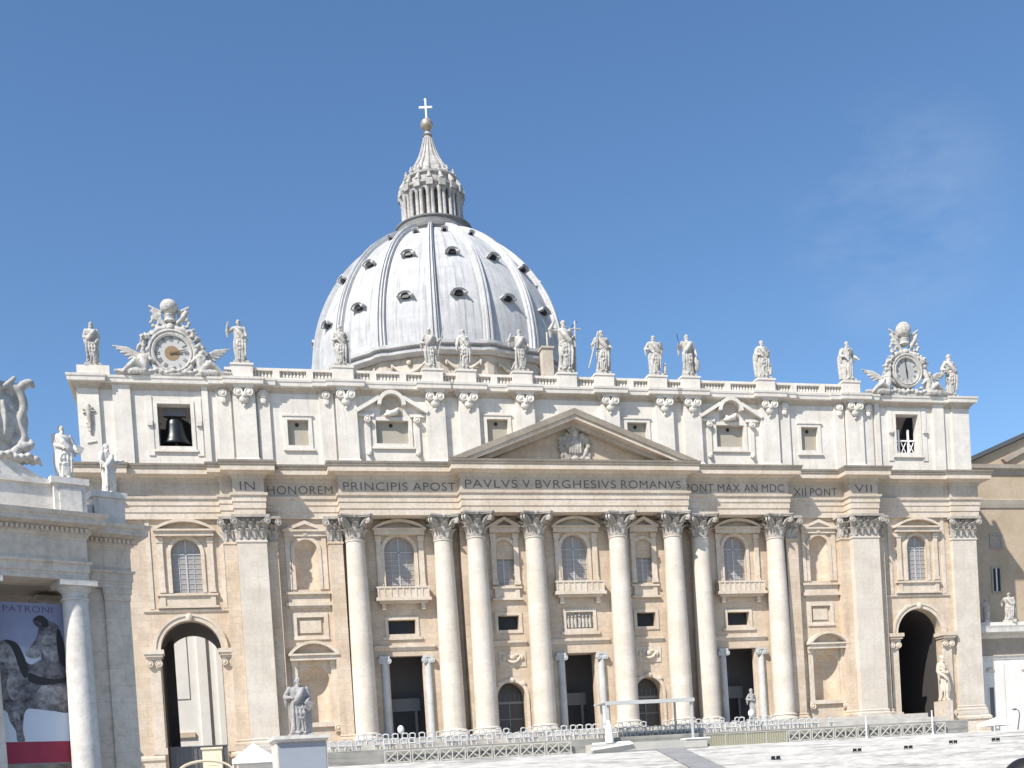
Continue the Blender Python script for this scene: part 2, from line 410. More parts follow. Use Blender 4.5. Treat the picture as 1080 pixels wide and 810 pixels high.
for xz in (Z0L, Z0R): mb.add([(xz,YC,-3.3),(xz,Y1,-3.3),(xz,Y1,28.2),(xz,YC,28.2)], [(0,1,2,3)])
mb.build('wall', WALL, bas, angle=0)
# --- body behind the wall
mb = MB()
mb.box(-43.2, 43.2, 1.95, 12, 12.4, 33.9); mb.box(-43.2, 43.2, 3.4, 12, 33.9, 43.5)
for x0, x1 in ((-58.4, -43.25), (43.25, 58.8)):
    mb.box(x0+.02, x1-.02, 1.3, 12, 17.2, 33.9); mb.box(x0+.02, x1-.02, 4.5, 12, 34.0, 43.5)
mb.box(-58.38, -51.25, .05, 12, -3.3, 17.1); mb.box(-44.25, -43.1, .05, 12, -3.3, 17.1)
mb.box(52.8, 58.78, .05, 12, -3.3, 17.1); mb.box(43.1, 45.9, .05, 12, -3.3, 17.1)
mb.box(-58.38, -56.5, .25, 4.4, 34.05, 43.4); mb.box(56.9, 58.78, .25, 4.4, 34.05, 43.4)
mb.box(-58.36, -56.2, .07, 1.25, 17.2, 33.9); mb.box(56.5, 58.76, .07, 1.25, 17.2, 33.9)
for a0, a1, zs in (ARX[-1], ARX[1]):       # vault over each passage
    n = 16; xc, r = (a0+a1)/2, (a1-a0)/2
    vs = [(xc+r*cos(pi*i/n), y, zs+r*sin(pi*i/n)) for y in (1.15, 12) for i in range(n+1)]
    mb.add(vs, [(i,i+1,i+n+2,i+n+1) for i in range(n)])
mb.build('body', CORN, bas, angle=0)
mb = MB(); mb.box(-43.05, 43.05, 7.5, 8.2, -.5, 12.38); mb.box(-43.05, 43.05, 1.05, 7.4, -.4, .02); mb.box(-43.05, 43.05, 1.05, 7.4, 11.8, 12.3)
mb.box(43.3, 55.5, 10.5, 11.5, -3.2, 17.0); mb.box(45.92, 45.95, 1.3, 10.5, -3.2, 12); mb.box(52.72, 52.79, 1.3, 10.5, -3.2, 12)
mb.build('portico', SHADEW, bas, angle=0)
for a0, a1, zs in (ARX[-1], ARX[1]):
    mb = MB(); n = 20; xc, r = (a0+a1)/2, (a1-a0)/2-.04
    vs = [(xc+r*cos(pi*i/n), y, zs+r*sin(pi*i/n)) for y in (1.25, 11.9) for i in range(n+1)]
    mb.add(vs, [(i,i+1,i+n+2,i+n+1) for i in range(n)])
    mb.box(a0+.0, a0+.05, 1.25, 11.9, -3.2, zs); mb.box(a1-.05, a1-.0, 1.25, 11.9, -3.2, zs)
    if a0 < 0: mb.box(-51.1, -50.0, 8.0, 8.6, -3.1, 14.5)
    mb.build('passage_shade_lining', PASS, bas, angle=40)  # added sheets, the shade of vault and jambs is in their colour
mb = MB(); mb.box(-27, 27, 12.05, 60, -3, 41); mb.box(-16, 16, 60, 100, -3, 44)
mb.prism([(-27.4,41),(27.4,41),(0,44.5)], 12.1, 60); mb.build('nave', CORN, bas, angle=0)
# --- plinth
pp = [(None,-3.35),(.22,-3.35),(.22,-2.5),(.1,-2.35),(.1,-.75),(.28,-.6),(.28,-.3),(.1,-.12),(.1,-.01),(None,-.01)]
for path in ([(-58.9,.5),(-58.9,-.7),(-54.8,-.7),(-54.8,-.35),(-51.5,-.35)],
             [(-44.0,-.35),(-43.4,-.35),(-43.4,-1.5),(-41.9,-1.5),(-41.9,-2.45),(-38.1,-2.45),(-38.1,-.4),(-31.2,-.4),(-31.2,-1.35),(-29.8,-1.35),(-29.8,-2.5),(-25.9,-2.5)],
             [(25.9,-2.5),(29.8,-2.5),(29.8,-1.35),(31.3,-1.35),(31.3,-.4),(37.2,-.4),(37.2,-1.5),(38.5,-1.5),(38.5,-2.45),(42.8,-2.45),(42.8,-.35),(45.7,-.35)],
             [(53.0,-.35),(54.7,-.35),(54.7,-.7),(59.3,-.7),(59.3,.5)]):
    MB().sweep(path, pp, .6).build('plinth', TRIM, bas, angle=0)
# --- giant pilasters
def pilaster(x0, x1, y, z0, z1, base=True, mat=COLM, yb=.3):
    m = MB(); m.box(x0, x1, y, yb, z0+1.3, z1)
    m.sweep([(x0,yb),(x0,y),(x1,y),(x1,yb)], [(0,z0+.01),(.32,z0+.01),(.32,z0+.45),(.25,z0+.5),(.3,z0+.65),(.28,z0+.85),(.12,z0+.92),(.1,z0+1.05),(.16,z0+1.15),(.14,z0+1.25),(.0,z0+1.32)], yb)
    m.sweep([(x0,yb),(x0,y),(x1,y),(x1,yb)], [(0,z1-.35),(.1,z1-.3),(.1,z1-.1),(0,z1-.05)], yb)
    return m
PIL = [(-41.7,-38.3,-2.1),(38.7,42.6,-2.1),(-58.4,-54.9,-.5),(55.0,58.8,-.5),(-43.2,-41.72,-1.15),(37.4,38.68,-1.15),(-38.28,-37.0,-1.15),(42.62,43.9,-1.15),(-30.95,-29.3,-1.0),(29.4,31.1,-1.0)]
FULL = []
for x0, x1, y in PIL: FULL.append((pilaster(x0, x1, y, 0, 24.62).build('pilaster', WALL if -1.2 < y < -.9 else COLM, bas, angle=25), x0, x1, y))
# --- columns
def leaf(mb, base, out, w, h, curl, M=None):
    """acanthus leaf: base point, outward dir, width, height"""
    out = Vector(out).normalized(); side = out.cross(Vector((0,0,1))); B = Vector(base)
    rows = []
    for t, wd, o in ((0,.75,0),(.35,1.0,.03),(.65,.95,.10),(.85,.8,.26),(1.0,.55,.48),(.93,.35,.62)):
        c = B+Vector((0,0,h*t))+out*(o*curl+.0)
        rows.append([c-side*w*wd*.5-out*.04, c-side*w*wd*.2+out*.05, c+out*.13, c+side*w*wd*.2+out*.05, c+side*w*wd*.5-out*.04])
    bk = [[p-out*.1 for p in r] for r in rows]
    vs = [p for r in rows for p in r]+[p for r in bk for p in r]; n = len(rows); fs = []
    o = n*5
    for i in range(n-1):
        for j in range(4): fs.append((i*5+j,i*5+j+1,(i+1)*5+j+1,(i+1)*5+j)); fs.append((o+i*5+j,o+(i+1)*5+j,o+(i+1)*5+j+1,o+i*5+j+1))
        fs.append((i*5,(i+1)*5,o+(i+1)*5,o+i*5)); fs.append((i*5+4,o+i*5+4,o+(i+1)*5+4,(i+1)*5+4))
    for j in range(4): fs.append(((n-1)*5+j,(n-1)*5+j+1,o+(n-1)*5+j+1,o+(n-1)*5+j))
    mb.add(vs, fs, M)
def volute(mb, c, axis, r, t):
    """scroll: disc with raised spiral, axis = facing direction"""
    M = Matrix.Translation(Vector(c)) @ Vector(axis).to_track_quat('Z','Y').to_matrix().to_4x4()
    mb.lathe([(.02,-t),(r,-t),(r,t*.6),(r*.8,t),(r*.62,t*.45),(r*.45,t*.9),(r*.2,t*1.2),(.02,t*1.2)], 14, M)
def capital(r, h):
    m = MB()
    m.lathe([(r*1.08,-.02),(r*1.1,.12),(r*1.0,.2),(r*.98,.5),(r*1.02,h*.5),(r*1.12,h*.75),(r*1.3,h*.88)], 24)
    for i in range(8):
        a = 2*pi*i/8+pi/8; d = (cos(a), sin(a), 0); leaf(m, (r*1.0*d[0], r*1.0*d[1], .2), d, r*.82, h*.36, 1.1)
    for i in range(8):
        a = 2*pi*i/8; d = (cos(a), sin(a), 0); leaf(m, (r*1.05*d[0], r*1.05*d[1], h*.3), d, r*.9, h*.38, 1.35)
    for i in range(4):
        a = pi/4+i*pi/2
        for da in (-.16, .16):
            e = (cos(a), sin(a)); p1 = (r*1.15*cos(a+da*2.2), r*1.15*sin(a+da*2.2), h*.48); p2 = (r*1.95*cos(a+da*.7), r*1.95*sin(a+da*.7), h*.84)
            m.tube([p1, ((p1[0]+p2[0])/2, (p1[1]+p2[1])/2, h*.72), p2], [.12,.16,.15], 6)
            volute(m, (r*2.0*cos(a+da*.55), r*2.0*sin(a+da*.55), h*.74), (cos(a+(pi/2 if da>0 else -pi/2)), sin(a+(pi/2 if da>0 else -pi/2)), 0), .40, .12)
    for i in range(4):
        a = i*pi/2; d = Vector((cos(a), sin(a), 0))
        for sg in (-1, 1):
            q = d*r*1.15 + Vector((-sin(a), cos(a), 0))*.26*sg
            volute(m, (q.x*1.08, q.y*1.08, h*.78), d, .24, .12)
        m.ell(d*(r*1.42)+Vector((0,0,h*.94)), (.32,.32,.28), 8)
    # abacus with hollow sides
    pl = []
    for i in range(4):
        a = pi/4+i*pi/2; R = r*2.46
        pl += [(R*cos(a-.09), R*sin(a-.09)), (R*cos(a+.09), R*sin(a+.09))]
        for k in (1,2,3):
            t = k/4; b0 = a+.09; b1 = a+pi/2-.09
            p = Vector((R*cos(b0)*(1-t)+R*cos(b1)*t, R*sin(b0)*(1-t)+R*sin(b1)*t)); p *= (1-.16*sin(pi*t)); pl.append((p.x, p.y))
    n = len(pl)
    for z0, z1, k in ((h*.88, h*.94, .96), (h*.94, h, 1.0)):
        m.add([(x*k,y*k,z0) for x,y in pl]+[(x*k,y*k,z1) for x,y in pl], [tuple(reversed(range(n))), tuple(range(n,2*n))]+[(i,(i+1)%n,(i+1)%n+n,i+n) for i in range(n)])
    return m
def capital_flat(w, h, d):
    """front face of pilaster capital, centred x=0, face y=0, going to +y by d"""
    m = MB(); m.box(-w/2, w/2, 0, d, 0, h*.9)
    n = max(2, int(round(w/.95)))
    for i in range(n):
        x = -w/2+w*(i+.5)/n; leaf(m, (x, -.02, .1), (0,-1,0), w/n*.95, h*.38, 1.0)
    for i in range(n+1):
        x = -w/2+w*i/n; x = min(max(x, -w/2+.2), w/2-.2); leaf(m, (x, -.04, h*.3), (0,-1,0), w/n*.9, h*.38, 1.2)
    for sg in (-1, 1):
        m.tube([(sg*w*.28,-.1,h*.55),(sg*w*.36,-.25,h*.74),(sg*(w/2-.05),-.4,h*.84)], [.1,.14,.12], 6)
        volute(m, (sg*(w/2+.22), -.5, h*.74), (0,-1,0), .42, .14)
        volute(m, (sg*.3, -.2, h*.8), (0,-1,0), .24, .1)
        for z, rr_ in ((.12,.5),(h*.33,.6)):
            for yy in (.25,): leaf(m, (sg*w/2, yy, z), (sg,0,0), .6, h*.36, .6)
    m.ell((0,-.4,h*.94), (.28,.2,.24), 8)
    m.box(-w/2-.5, w/2+.5, -.62, d, h*.89, h)
    return m
ZN, ZC = 24.62, 27.46
CH = ZC-ZN
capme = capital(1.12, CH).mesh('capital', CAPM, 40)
sp = []
for i in range(25):
    t = i/24; sp.append((1.42-.30*(t**1.7), 1.36+(ZN-.22-1.36)*t))
sp = [(1.5, 1.28)]+sp+[(1.2, ZN-.2),(1.22, ZN-.1),(1.14, ZN)]
shaftme = MB().lathe(sp, 36).mesh('shaft', COLM, 40)
b = MB(); b.box(-1.85,1.85,-1.85,1.85,.0,.42); b.lathe([(1.6,.4),(1.82,.5),(1.86,.62),(1.8,.76),(1.62,.84),(1.58,.9),(1.55,1.02),(1.6,1.08),(1.66,1.16),(1.6,1.26),(1.45,1.3)], 36)
basme = b.mesh('base', COLM, 30)
pb = MB(); pb.box(-1.95,1.95,-1.95,1.95,-1.4,0); pedme = pb.mesh('pedestal', TRIM, 0)
for x, y in ((-27.78,-.95),(-16.95,-.95),(-13.1,-2.35),(-5.69,-2.35),(5.29,-2.35),(12.74,-2.35),(17.1,-.95),(27.82,-.95)):
    c = empty('column', (x, y, 0), 0, bas)
    ob('shaft', shaftme, c); ob('capital', capme, c, (0,0,ZN)); ob('base', basme, c); ob('pedestal', pedme, c, (0,0,-.004))
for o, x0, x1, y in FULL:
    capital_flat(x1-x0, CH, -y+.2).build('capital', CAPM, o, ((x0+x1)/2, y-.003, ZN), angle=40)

# --- entablature
FACE = [(-58.9,12),(-58.9,-.7),(-54.8,-.7),(-54.8,-.35),(-43.3,-.35),(-43.3,-1.2),(-41.8,-1.2),(-41.8,-2.2),(-38.2,-2.2),(-38.2,-.35),(-29.4,-.35),(-29.4,-2.1),
        (Z0L,-2.1),(Z0L,-3.5),(Z0R,-3.5),(Z0R,-2.1),(29.5,-2.1),(29.5,-.35),(38.6,-.35),(38.6,-2.2),(42.7,-2.2),(42.7,-.35),(54.9,-.35),(54.9,-.7),(59.3,-.7),(59.3,12)]
EP1 = [(None,ZC),(0,ZC),(0,28.22),(.09,28.25),(.09,29.0),(.18,29.03),(.18,29.68),(.36,29.76),(.40,30.02),(.0,30.1)]
EP2 = [(0,30.1),(0,31.7),(.12,31.76),(.2,32.05),(.4,32.2)]
EP3 = [(.4,32.2),(.5,32.3),(1.3,32.38),(1.3,32.98)]
EP4 = [(1.3,32.98),(1.40,33.0),(1.42,33.14),(1.5,33.3),(1.54,33.52),(None,33.68)]
ent = MB().sweep(FACE, EP1, 1.0).build('entablature', TRIM, bas, angle=0)
MB().sweep(FACE, EP2, 1.0).build('frieze', CORN, ent, angle=0)
MB().sweep(FACE, EP3, 1.0).build('cornice', TRIM, ent, angle=0)
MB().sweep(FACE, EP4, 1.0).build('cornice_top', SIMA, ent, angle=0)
def text_mesh(body, x0, x1, y, z, cap, depth=.02):
    c = bpy.data.curves.new('t', 'FONT'); c.body = body; c.size = 1; c.extrude = .5; c.offset = -.010; c.space_character = 1.08
    o = bpy.data.objects.new('t', c); COL.objects.link(o)
    dg = bpy.context.evaluated_depsgraph_get(); dg.update()
    me = bpy.data.meshes.new_from_object(o.evaluated_get(dg)); bpy.data.objects.remove(o)
    xs = [v.co.x for v in me.vertices]; ys = [v.co.y for v in me.vertices]; a, b_ = min(xs), max(xs); h = max(ys)-min(ys); h0 = min(ys)
    for v in me.vertices:
        v.co = Vector((x0+(v.co.x-a)/(b_-a)*(x1-x0), y-v.co.z*2*depth, z+(v.co.y-h0)/h*cap))
    return me
for body, x0, x1, y in (('IN',-40.95,-39.1,-2.2),('HONOREM',-37.75,-29.9,-.35),('PRINCIPIS APOST',-28.9,-15.1,-2.1),('PAVLVS V BVRGHESIVS ROMANVS',-14.3,13.9,-3.5),('PONT MAX AN MDC',15.0,29.0,-2.1),('XII PONT',31.3,37.8,-.35),('VII',39.3,42.0,-2.2)):
    wd = lambda t: sum({'I':.45,'M':1.25,'V':.95,'X':.95}.get(c, .5 if c == ' ' else 1.0) for c in t)
    tot = wd(body); at_ = 0
    for w_ in body.split(' '):
        xa = x0+(x1-x0)*at_/tot; xb = x0+(x1-x0)*(at_+wd(w_)-.12)/tot; at_ += wd(w_)+.5
        t = text_mesh(w_, xa, xb, y-.015, 30.4, .98); t.materials.append(LETTER); ob('inscription', t, ent)

# --- pediment
PX0, PX1, PZ, PA = -16.25, 15.7, 33.6, 39.85
pc = (PX0+PX1)/2
ped = MB()
def band(z_out, z_in, y0, y1, dx0, dx1):
    sl = (PA-PZ)/(pc-PX0)
    # raking band between two offset triangles
    A = [(PX0-dx0, PZ), (pc, PA+z_out), (PX1+dx0, PZ)]
    B = [(PX1-dx1, PZ), (pc, PA-z_in), (PX0+dx1, PZ)]
    ped.prism(A+B, y0, y1)
band(0, .75, -4.95, .25, 0, 1.85)
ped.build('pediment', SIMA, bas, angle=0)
pedo = [o for o in bas.children if o.name.startswith('pediment')][0]
ped = MB(); band(-.72, 1.22, -4.75, .22, -1.75, 3.05); ped.build('raking_cornice', TRIM, pedo, angle=0)
ped = MB(); band(-1.2, 1.75, -3.7, .21, -2.95, 4.4); ped.build('raking_moulding', CORN, pedo, angle=0)
MB().prism([(PX0+3.0,PZ+.02),(PX1-3.0,PZ+.02),(pc,PA-1.4)], -2.7, .2).build('tympanum', WALL, pedo, angle=0)
def blob_arms(w, h, rnd, tiara=True, shield=True):
    """carved coat of arms: shield, scrolls, tiara and keys; base z=0, centred"""
    m = MB(); R = random.Random(rnd)
    if shield:
        m.ell((0,0,h*.33), (w*.30,.35,h*.28), 14); m.ell((0,-.28,h*.34), (w*.22,.25,h*.21), 12)
        for k in range(5): m.tube([(-w*.16+w*.08*k,-.45,h*.18),(-w*.16+w*.08*k,-.5,h*.46)], .1, 6)
        for sg in (-1,1):
            pts = [(sg*(w*.18+w*.2*sin(t*3.1)), -.1, h*(.05+.58*t)) for t in [i/7 for i in range(8)]]
            m.tube(pts, [.34,.32,.28,.25,.25,.28,.32,.30], 8)
            for k in range(6):
                z = h*(.06+.09*k); m.ell((sg*(w*.36+R.uniform(-.1,.25)), R.uniform(-.25,0), z), (R.uniform(.25,.5),.25,R.uniform(.2,.4)), 8)
            m.tube([(sg*w*.05,-.2,h*.62),(sg*w*.25,-.25,h*.75),(sg*w*.42,-.2,h*.84)], .16, 6)
            for k in range(3): m.ell((sg*w*(.36+.05*k), -.22, h*(.86-.045*k)), (.24,.15,.24), 8)
        m.ell((0,-.35,h*.62), (.5,.4,.5), 10); m.ell((0,-.3,h*.06), (.5,.3,.4), 8)
    if tiara:
        z0 = h*.68
        m.lathe([(.45,z0),(.62,z0+h*.02),(.58,z0+h*.06),(.70,z0+h*.085),(.66,z0+h*.13),(.70,z0+h*.16),(.58,z0+h*.21),(.40,z0+h*.26),(.15,z0+h*.29),(.05,z0+h*.30)], 16)
        m.ell((0,0,z0+h*.31), (.16,.16,.16), 8)
    return m
ob('coat_of_arms', remesh(blob_arms(4.0, 5.2, 3), 'coat_of_arms', CAPM, .08), pedo, (.1,-2.85,33.75), 0, (1.1,1.0,1.1))

# --- windows, niches, doors
def hood(parent, x0, x1, z, h, y, kind, over=.95):
    m = MB()
    m.box(x0, x1, y-over, y+.1, z, z+.22); m.box(x0+.18, x1-.18, y-over+.22, y+.1, z-.55, z)
    if kind == 'tri':
        xc = (x0+x1)/2
        m.prism([(x0-.05,z+.22),(xc,z+h),(x1+.05,z+.22),(x1-1.0,z+.22),(xc,z+h-.42),(x0+1.0,z+.22)], y-over, y+.1)
        m.prism([(x0+.9,z+.21),(x1-.9,z+.21),(xc,z+h-.3)], y-.12, y+.1)
    else:
        a = seg(x0, x1, z+.22, h-.22, 16); b_ = seg(x0+.45, x1-.45, z+.22, h-.22-.34, 16)
        m.prism(a+list(reversed(b_)), y-over, y+.1)
        m.prism([(x1-.4,z+.21)]+seg(x0+.4, x1-.4, z+.22, h-.5, 16)+[(x0+.4,z+.21)], y-.12, y+.1)
    return m.build('hood', TRIM, parent, angle=0)
def window(x0, x1, z0, zs, y, hk, hx0, hx1, hz, hh, sill, depth=.55, balcony=False, colmns=True):
    r = (x1-x0)/2; zt = zs+r
    m = MB()
    o = arch(x0-.42, x1+.42, z0, zs, 16); i = arch(x0, x1, z0, zs, 16)
    m.prism(o[1:]+[o[0]]+[i[0]]+list(reversed(i[2:]))+[i[1]], y-.16, y+.05)      # moulded surround
    if colmns:
        for xa in (hx0+.35, hx1-.35-.62):
            m.box(xa, xa+.62, y-.28, y+.04, z0+.02, hz-.6); m.box(xa-.08, xa+.70, y-.36, y+.03, hz-1.25, hz-.62); m.box(xa-.06, xa+.68, y-.34, y+.035, z0+.015, z0+.5)
    w = m.build('window', TRIM, bas, angle=25)
    g = MB(); g.prism(arch(x0-.05, x1+.05, z0-.05, zs, 16), y+depth, y+depth+.06); g.build('pane', GLASS, w, angle=0)
    f = MB(); n = 4
    for k in range(1, n): f.box(x0+(x1-x0)*k/n-.035, x0+(x1-x0)*k/n+.035, y+depth-.06, y+depth-.005, z0, zs+r*.8)
    f.box((x0+x1)/2-.09, (x0+x1)/2+.09, y+depth-.09, y+depth-.008, z0, zt-.1); f.box(x0, x1, y+depth-.09, y+depth-.007, zs-.07, zs+.07)
    k = z0+.55
    while k < zs-.3: f.box(x0, x1, y+depth-.055, y+depth-.006, k-.03, k+.03); k += .6
    f.build('leading', MUNT, w, angle=0)
    if hk: hood(w, hx0, hx1, hz, hh, y, hk)
    s0, s1, sz0, sz1 = sill
    s = MB()
    if balcony:
        d = 1.15
        s.box(s0+.1, s1-.1, y-d+.1, y, sz0+.5, sz1-.02); s.box(s0, s1, y-d, y-.02, sz1-.02, sz1+.2); s.box(s0-.12, s1+.12, y-d-.12, y-.01, sz0+.12, sz0+.5)
        s.box(s0+.3, s1-.3, y-d+.3, y-.03, sz0-.15, sz0+.12)
        nb = int((s1-s0)/.75)
        for q in range(nb+1):
            xx = s0+.2+(s1-s0-.4)*q/nb; s.box(xx-.1, xx+.1, y-d+.03, y-d+.2, sz0+.5, sz1-.02)
        for xx in (s0+.6, s1-1.1): s.prism_y = None; s.box(xx, xx+.5, y-.7, y-.04, sz0-.9, sz0-.15)
        s.build('balcony', TRIM, w, angle=0)
    else:
        s.box(s0, s1, y-.45, y+.02, sz1-.22, sz1); s.box(s0+.25, s1-.25, y-.2, y+.02, sz0+.25, sz1-.22); s.box(s0-.05, s1+.05, y-.4, y+.021, sz0, sz0+.25)
        nb = 5
        for xx in (s0+.3, s1-.9): s.box(xx, xx+.6, y-.32, y+.02, sz0+.25, sz1-.22)
        s.build('sill', TRIM, w, angle=0)
    return w
for s in SGN:
    xc, w = WXC[s]
    ww = window(xc-w/2, xc+w/2, 18.9, 23.5, 0, 'seg', xc-3.5, xc+3.5, 26.0, 1.4, (xc-3.5, xc+3.4, 17.1, 18.75), .5)
    x0, x1 = W2[s]; hx = (-25.5,-18.9) if s < 0 else (19.5, 26.3)
    window(x0, x1, 19.1, 23.6, Y1, 'seg', hx[0], hx[1], 26.1, 1.3, (hx[0], hx[1], 17.3, 18.95), .6, True)
    x0, x1 = W3[s]; hx = (-11.35,-7.15) if s < 0 else (7.05, 11.2)
    window(x0, x1, 19.0, 23.2, YC, 'tri', hx[0], hx[1], 26.0, 1.35, (hx[0]+.2, hx[1]-.2, 17.1, 18.75), .6)
cw = window(-1.86, 1.59, 19.3, 23.5, YC, 'seg', -3.15, 3.2, 26.0, 1.4, (-3.15, 3.35, 17.4, 19.05), .6, True)
for w_, (x0, x1) in zip([o for o in bas.children if o.name.startswith('window')][2:6:3], (W3[-1], W3[1])):
    m = MB(); m.prism(arch(x0-.02, x1+.02, 22.3, 23.2, 16), YC+.3, YC+.5); m.build('lunette', WALL, w_, angle=0)
def niche(x0, x1, z0, zs, y, d=1.0):
    m = MB(); xc, r = (x0+x1)/2, (x1-x0)/2; n = 16; k = d/r
    prof = [(z0, 1), (zs, 1)] + [(zs+r*sin(pi/2*i/8), cos(pi/2*i/8)) for i in range(1, 9)]
    vs = []; fs = []
    for z, q in prof:
        for i in range(n+1):
            a = pi*i/n; vs.append((xc-r*q*cos(a), y+.0+k*r*q*sin(a), z))
    for j in range(len(prof)-1):
        for i in range(n): fs.append((j*(n+1)+i, j*(n+1)+i+1, (j+1)*(n+1)+i+1, (j+1)*(n+1)+i))
    fs.append(tuple(range(n+1)))
    m.add(vs, fs); return m
for s in SGN:
    x0, x1 = NIC[s]
    nn = niche(x0, x1, 19.05, 23.65, 0.0, 1.1).build('niche', WALL, bas, angle=40)
    m = MB(); o = arch(x0-.4, x1+.4, 19.05, 23.65, 16); i = arch(x0, x1, 19.05, 23.65, 16)
    m.prism(o[1:]+[o[0]]+[i[0]]+list(reversed(i[2:]))+[i[1]], -.15, .02)
    for xa in (x0-1.05, x1+.5): m.box(xa, xa+.55, -.14, .015, 19.05, 26.0)
    xc = (x0+x1)/2; m.ell((xc,-.2,25.7), (.45,.2,.35), 8); m.box(xc-1.6, xc+1.6, -.1, .01, 25.35, 25.5)
    m.build('frame', TRIM, nn, angle=25); hood(nn, xc-2.7, xc+2.7, 25.95, 1.3, 0, 'tri', .5)
    m = MB(); m.box(xc-2.75, xc+2.75, -.45, .02, 18.45, 18.7); m.box(xc-2.5, xc+2.5, -.12, .02, 17.45, 18.45); m.box(xc-2.75, xc+2.75, -.45, .021, 17.05, 17.45); m.box(xc-2.4, xc+2.4, -.25, .022, 16.8, 17.05)
    m.build('sill', TRIM, nn, angle=0)
    # blank panel
    a0, a1 = PAN[s]; m = MB(); m.sweep([(a0-.5,.1),(a0-.5,-.12),(a1+.5,-.12),(a1+.5,.1)], [(0,12.95),(.05,13.0),(.05,13.25),(0,13.3)], .02)
    for q in (rect(a0-.5,a0,13.0,16.2), rect(a1,a1+.5,13.0,16.2), rect(a0,a1,15.7,16.2), rect(a0,a1,13.0,13.5)): m.prism(q, -.12, .03)
    m.box(a0+.35, a1-.35, .1, .24, 13.85, 15.35)
    pn = m.build('panel', TRIM, bas, angle=0); MB().box(a0-.1, a1+.1, .25, .3, 13.3, 15.9).build('panel_back', WALL, pn, angle=0)
    # low aedicule niche
    a0, a1 = LNI[s]; dz = 0 if s < 0 else -.6
    zs = 8.0+dz*1.0
    ln = niche(a0, a1, 3.0, zs, 0.0, 1.5).build('niche', WALL, bas, angle=40)
    xc = (a0+a1)/2; h = MB(); hz = 11.0+dz
    m = MB()
    for xa in (a0-.85, a1+.2): m.box(xa, xa+.65, -.3, .02, 3.0, hz-.55); m.box(xa-.08, xa+.73, -.4, .015, hz-1.1, hz-.55)
    m.box(a0-1.0, a1+1.0, -.35, .018, 2.45, 3.0)
    for xa in (a0-.6, a1+.6): volute(m, (xa, -.3, 2.2), (0,-1,0), .45, .2); m.box(xa-.35, xa+.35, -.25, .01, 1.7, 2.5)
    m.build('frame', TRIM, ln, angle=25); hood(ln, xc-3.0, xc+3.0, hz, 1.75, 0, 'seg', 1.2)
    # small dark oblong windows
    a0, a1 = R2[s]; m = MB()
    for q in (rect(a0-.4,a0,13.1,15.6), rect(a1,a1+.4,13.1,15.6), rect(a0,a1,15.2,15.6)): m.prism(q, Y1-.12, Y1+.03)
    m.box(a0-.75, a1+.75, Y1-.22, Y1+.02, 12.75, 13.1); m.box(a0-.4, a1+.4, Y1-.121, Y1+.03, 13.1, 13.45)
    w = m.build('window', TRIM, bas, angle=0); MB().box(a0-.05, a1+.05, Y1+.78, Y1+.83, 13.4, 15.25).build('pane', BLACK, w, angle=0)
    a0, a1 = R3[s]; m = MB()
    for q in (rect(a0-.4,a0,13.0,15.6), rect(a1,a1+.4,13.0,15.6), rect(a0,a1,15.2,15.6), rect(a0,a1,13.0,13.4)): m.prism(q, YC-.12, YC+.03)
    w = m.build('window', TRIM, bas, angle=0); MB().box(a0-.05, a1+.05, YC+.78, YC+.83, 13.35, 15.25).build('pane', BLACK, w, angle=0)
    # carved relief above arched door
    a0, a1 = (-10.75,-7.35) if s < 0 else (7.3, 10.75)
    m = MB(); m.box(a0, a1, YC-.1, YC+.02, 8.8, 10.75); rp = m.build('relief', TRIM, bas, angle=0)
    m = MB(); xc = (a0+a1)/2
    m.tube([(xc-1.1,YC-.2,10.2),(xc-.6,YC-.24,9.5),(xc,YC-.26,9.3),(xc+.6,YC-.24,9.5),(xc+1.1,YC-.2,10.2)], [.12,.2,.24,.2,.12], 8); m.ell((xc,YC-.2,9.95), (.4,.22,.35), 10)
    for sg in (-1,1): m.ell((xc+sg*1.15,YC-.18,9.9), (.28,.18,.4), 8); m.ell((xc+sg*.55,YC-.16,10.25), (.25,.14,.18), 8)
    m.build('garland', TRIM, rp, angle=60)
# centre loggia relief
m = MB(); R = random.Random(4)
for k in range(7):
    x = -1.4+.48*k; m.tube([(x,YC+.12,13.5),(x+R.uniform(-.1,.1),YC+.1,14.3),(x,YC+.12,14.7)], [.2,.22,.16], 7); m.ell((x,YC+.08,14.95+R.uniform(-.1,.1)), (.15,.14,.17), 7)
rp = m.build('relief', CAPM, bas, angle=60)
m = MB()
MB().box(-1.8, 1.9, YC+.25, YC+.3, 13.3, 15.5).build('relief_back', CAPM, rp, angle=0)
for q in (rect(-2.15,-1.75,13.0,15.85), rect(1.85,2.25,13.0,15.85), rect(-1.75,1.85,15.45,15.85)): m.prism(q, YC-.14, YC+.03)
m.box(-2.5, 2.6, YC-.25, YC+.02, 12.6, 13.0); m.box(-2.15, 2.25, YC-.141, YC+.03, 13.0, 13.35)
m.build('frame', TRIM, rp, angle=0)
# string courses
for a, c, y in ((-26.2,-18.5,Y1),(18.6,26.4,Y1),(-11.5,-7.1,YC),(-4.15,3.8,YC),(6.8,11.2,YC)):
    MB().sweep([(a,y),(c,y)], [(None,11.45),(.1,11.45),(.15,11.7),(.3,11.8),(.3,12.05),(None,12.1)], y+.03).build('string_course', TRIM, bas, angle=0)
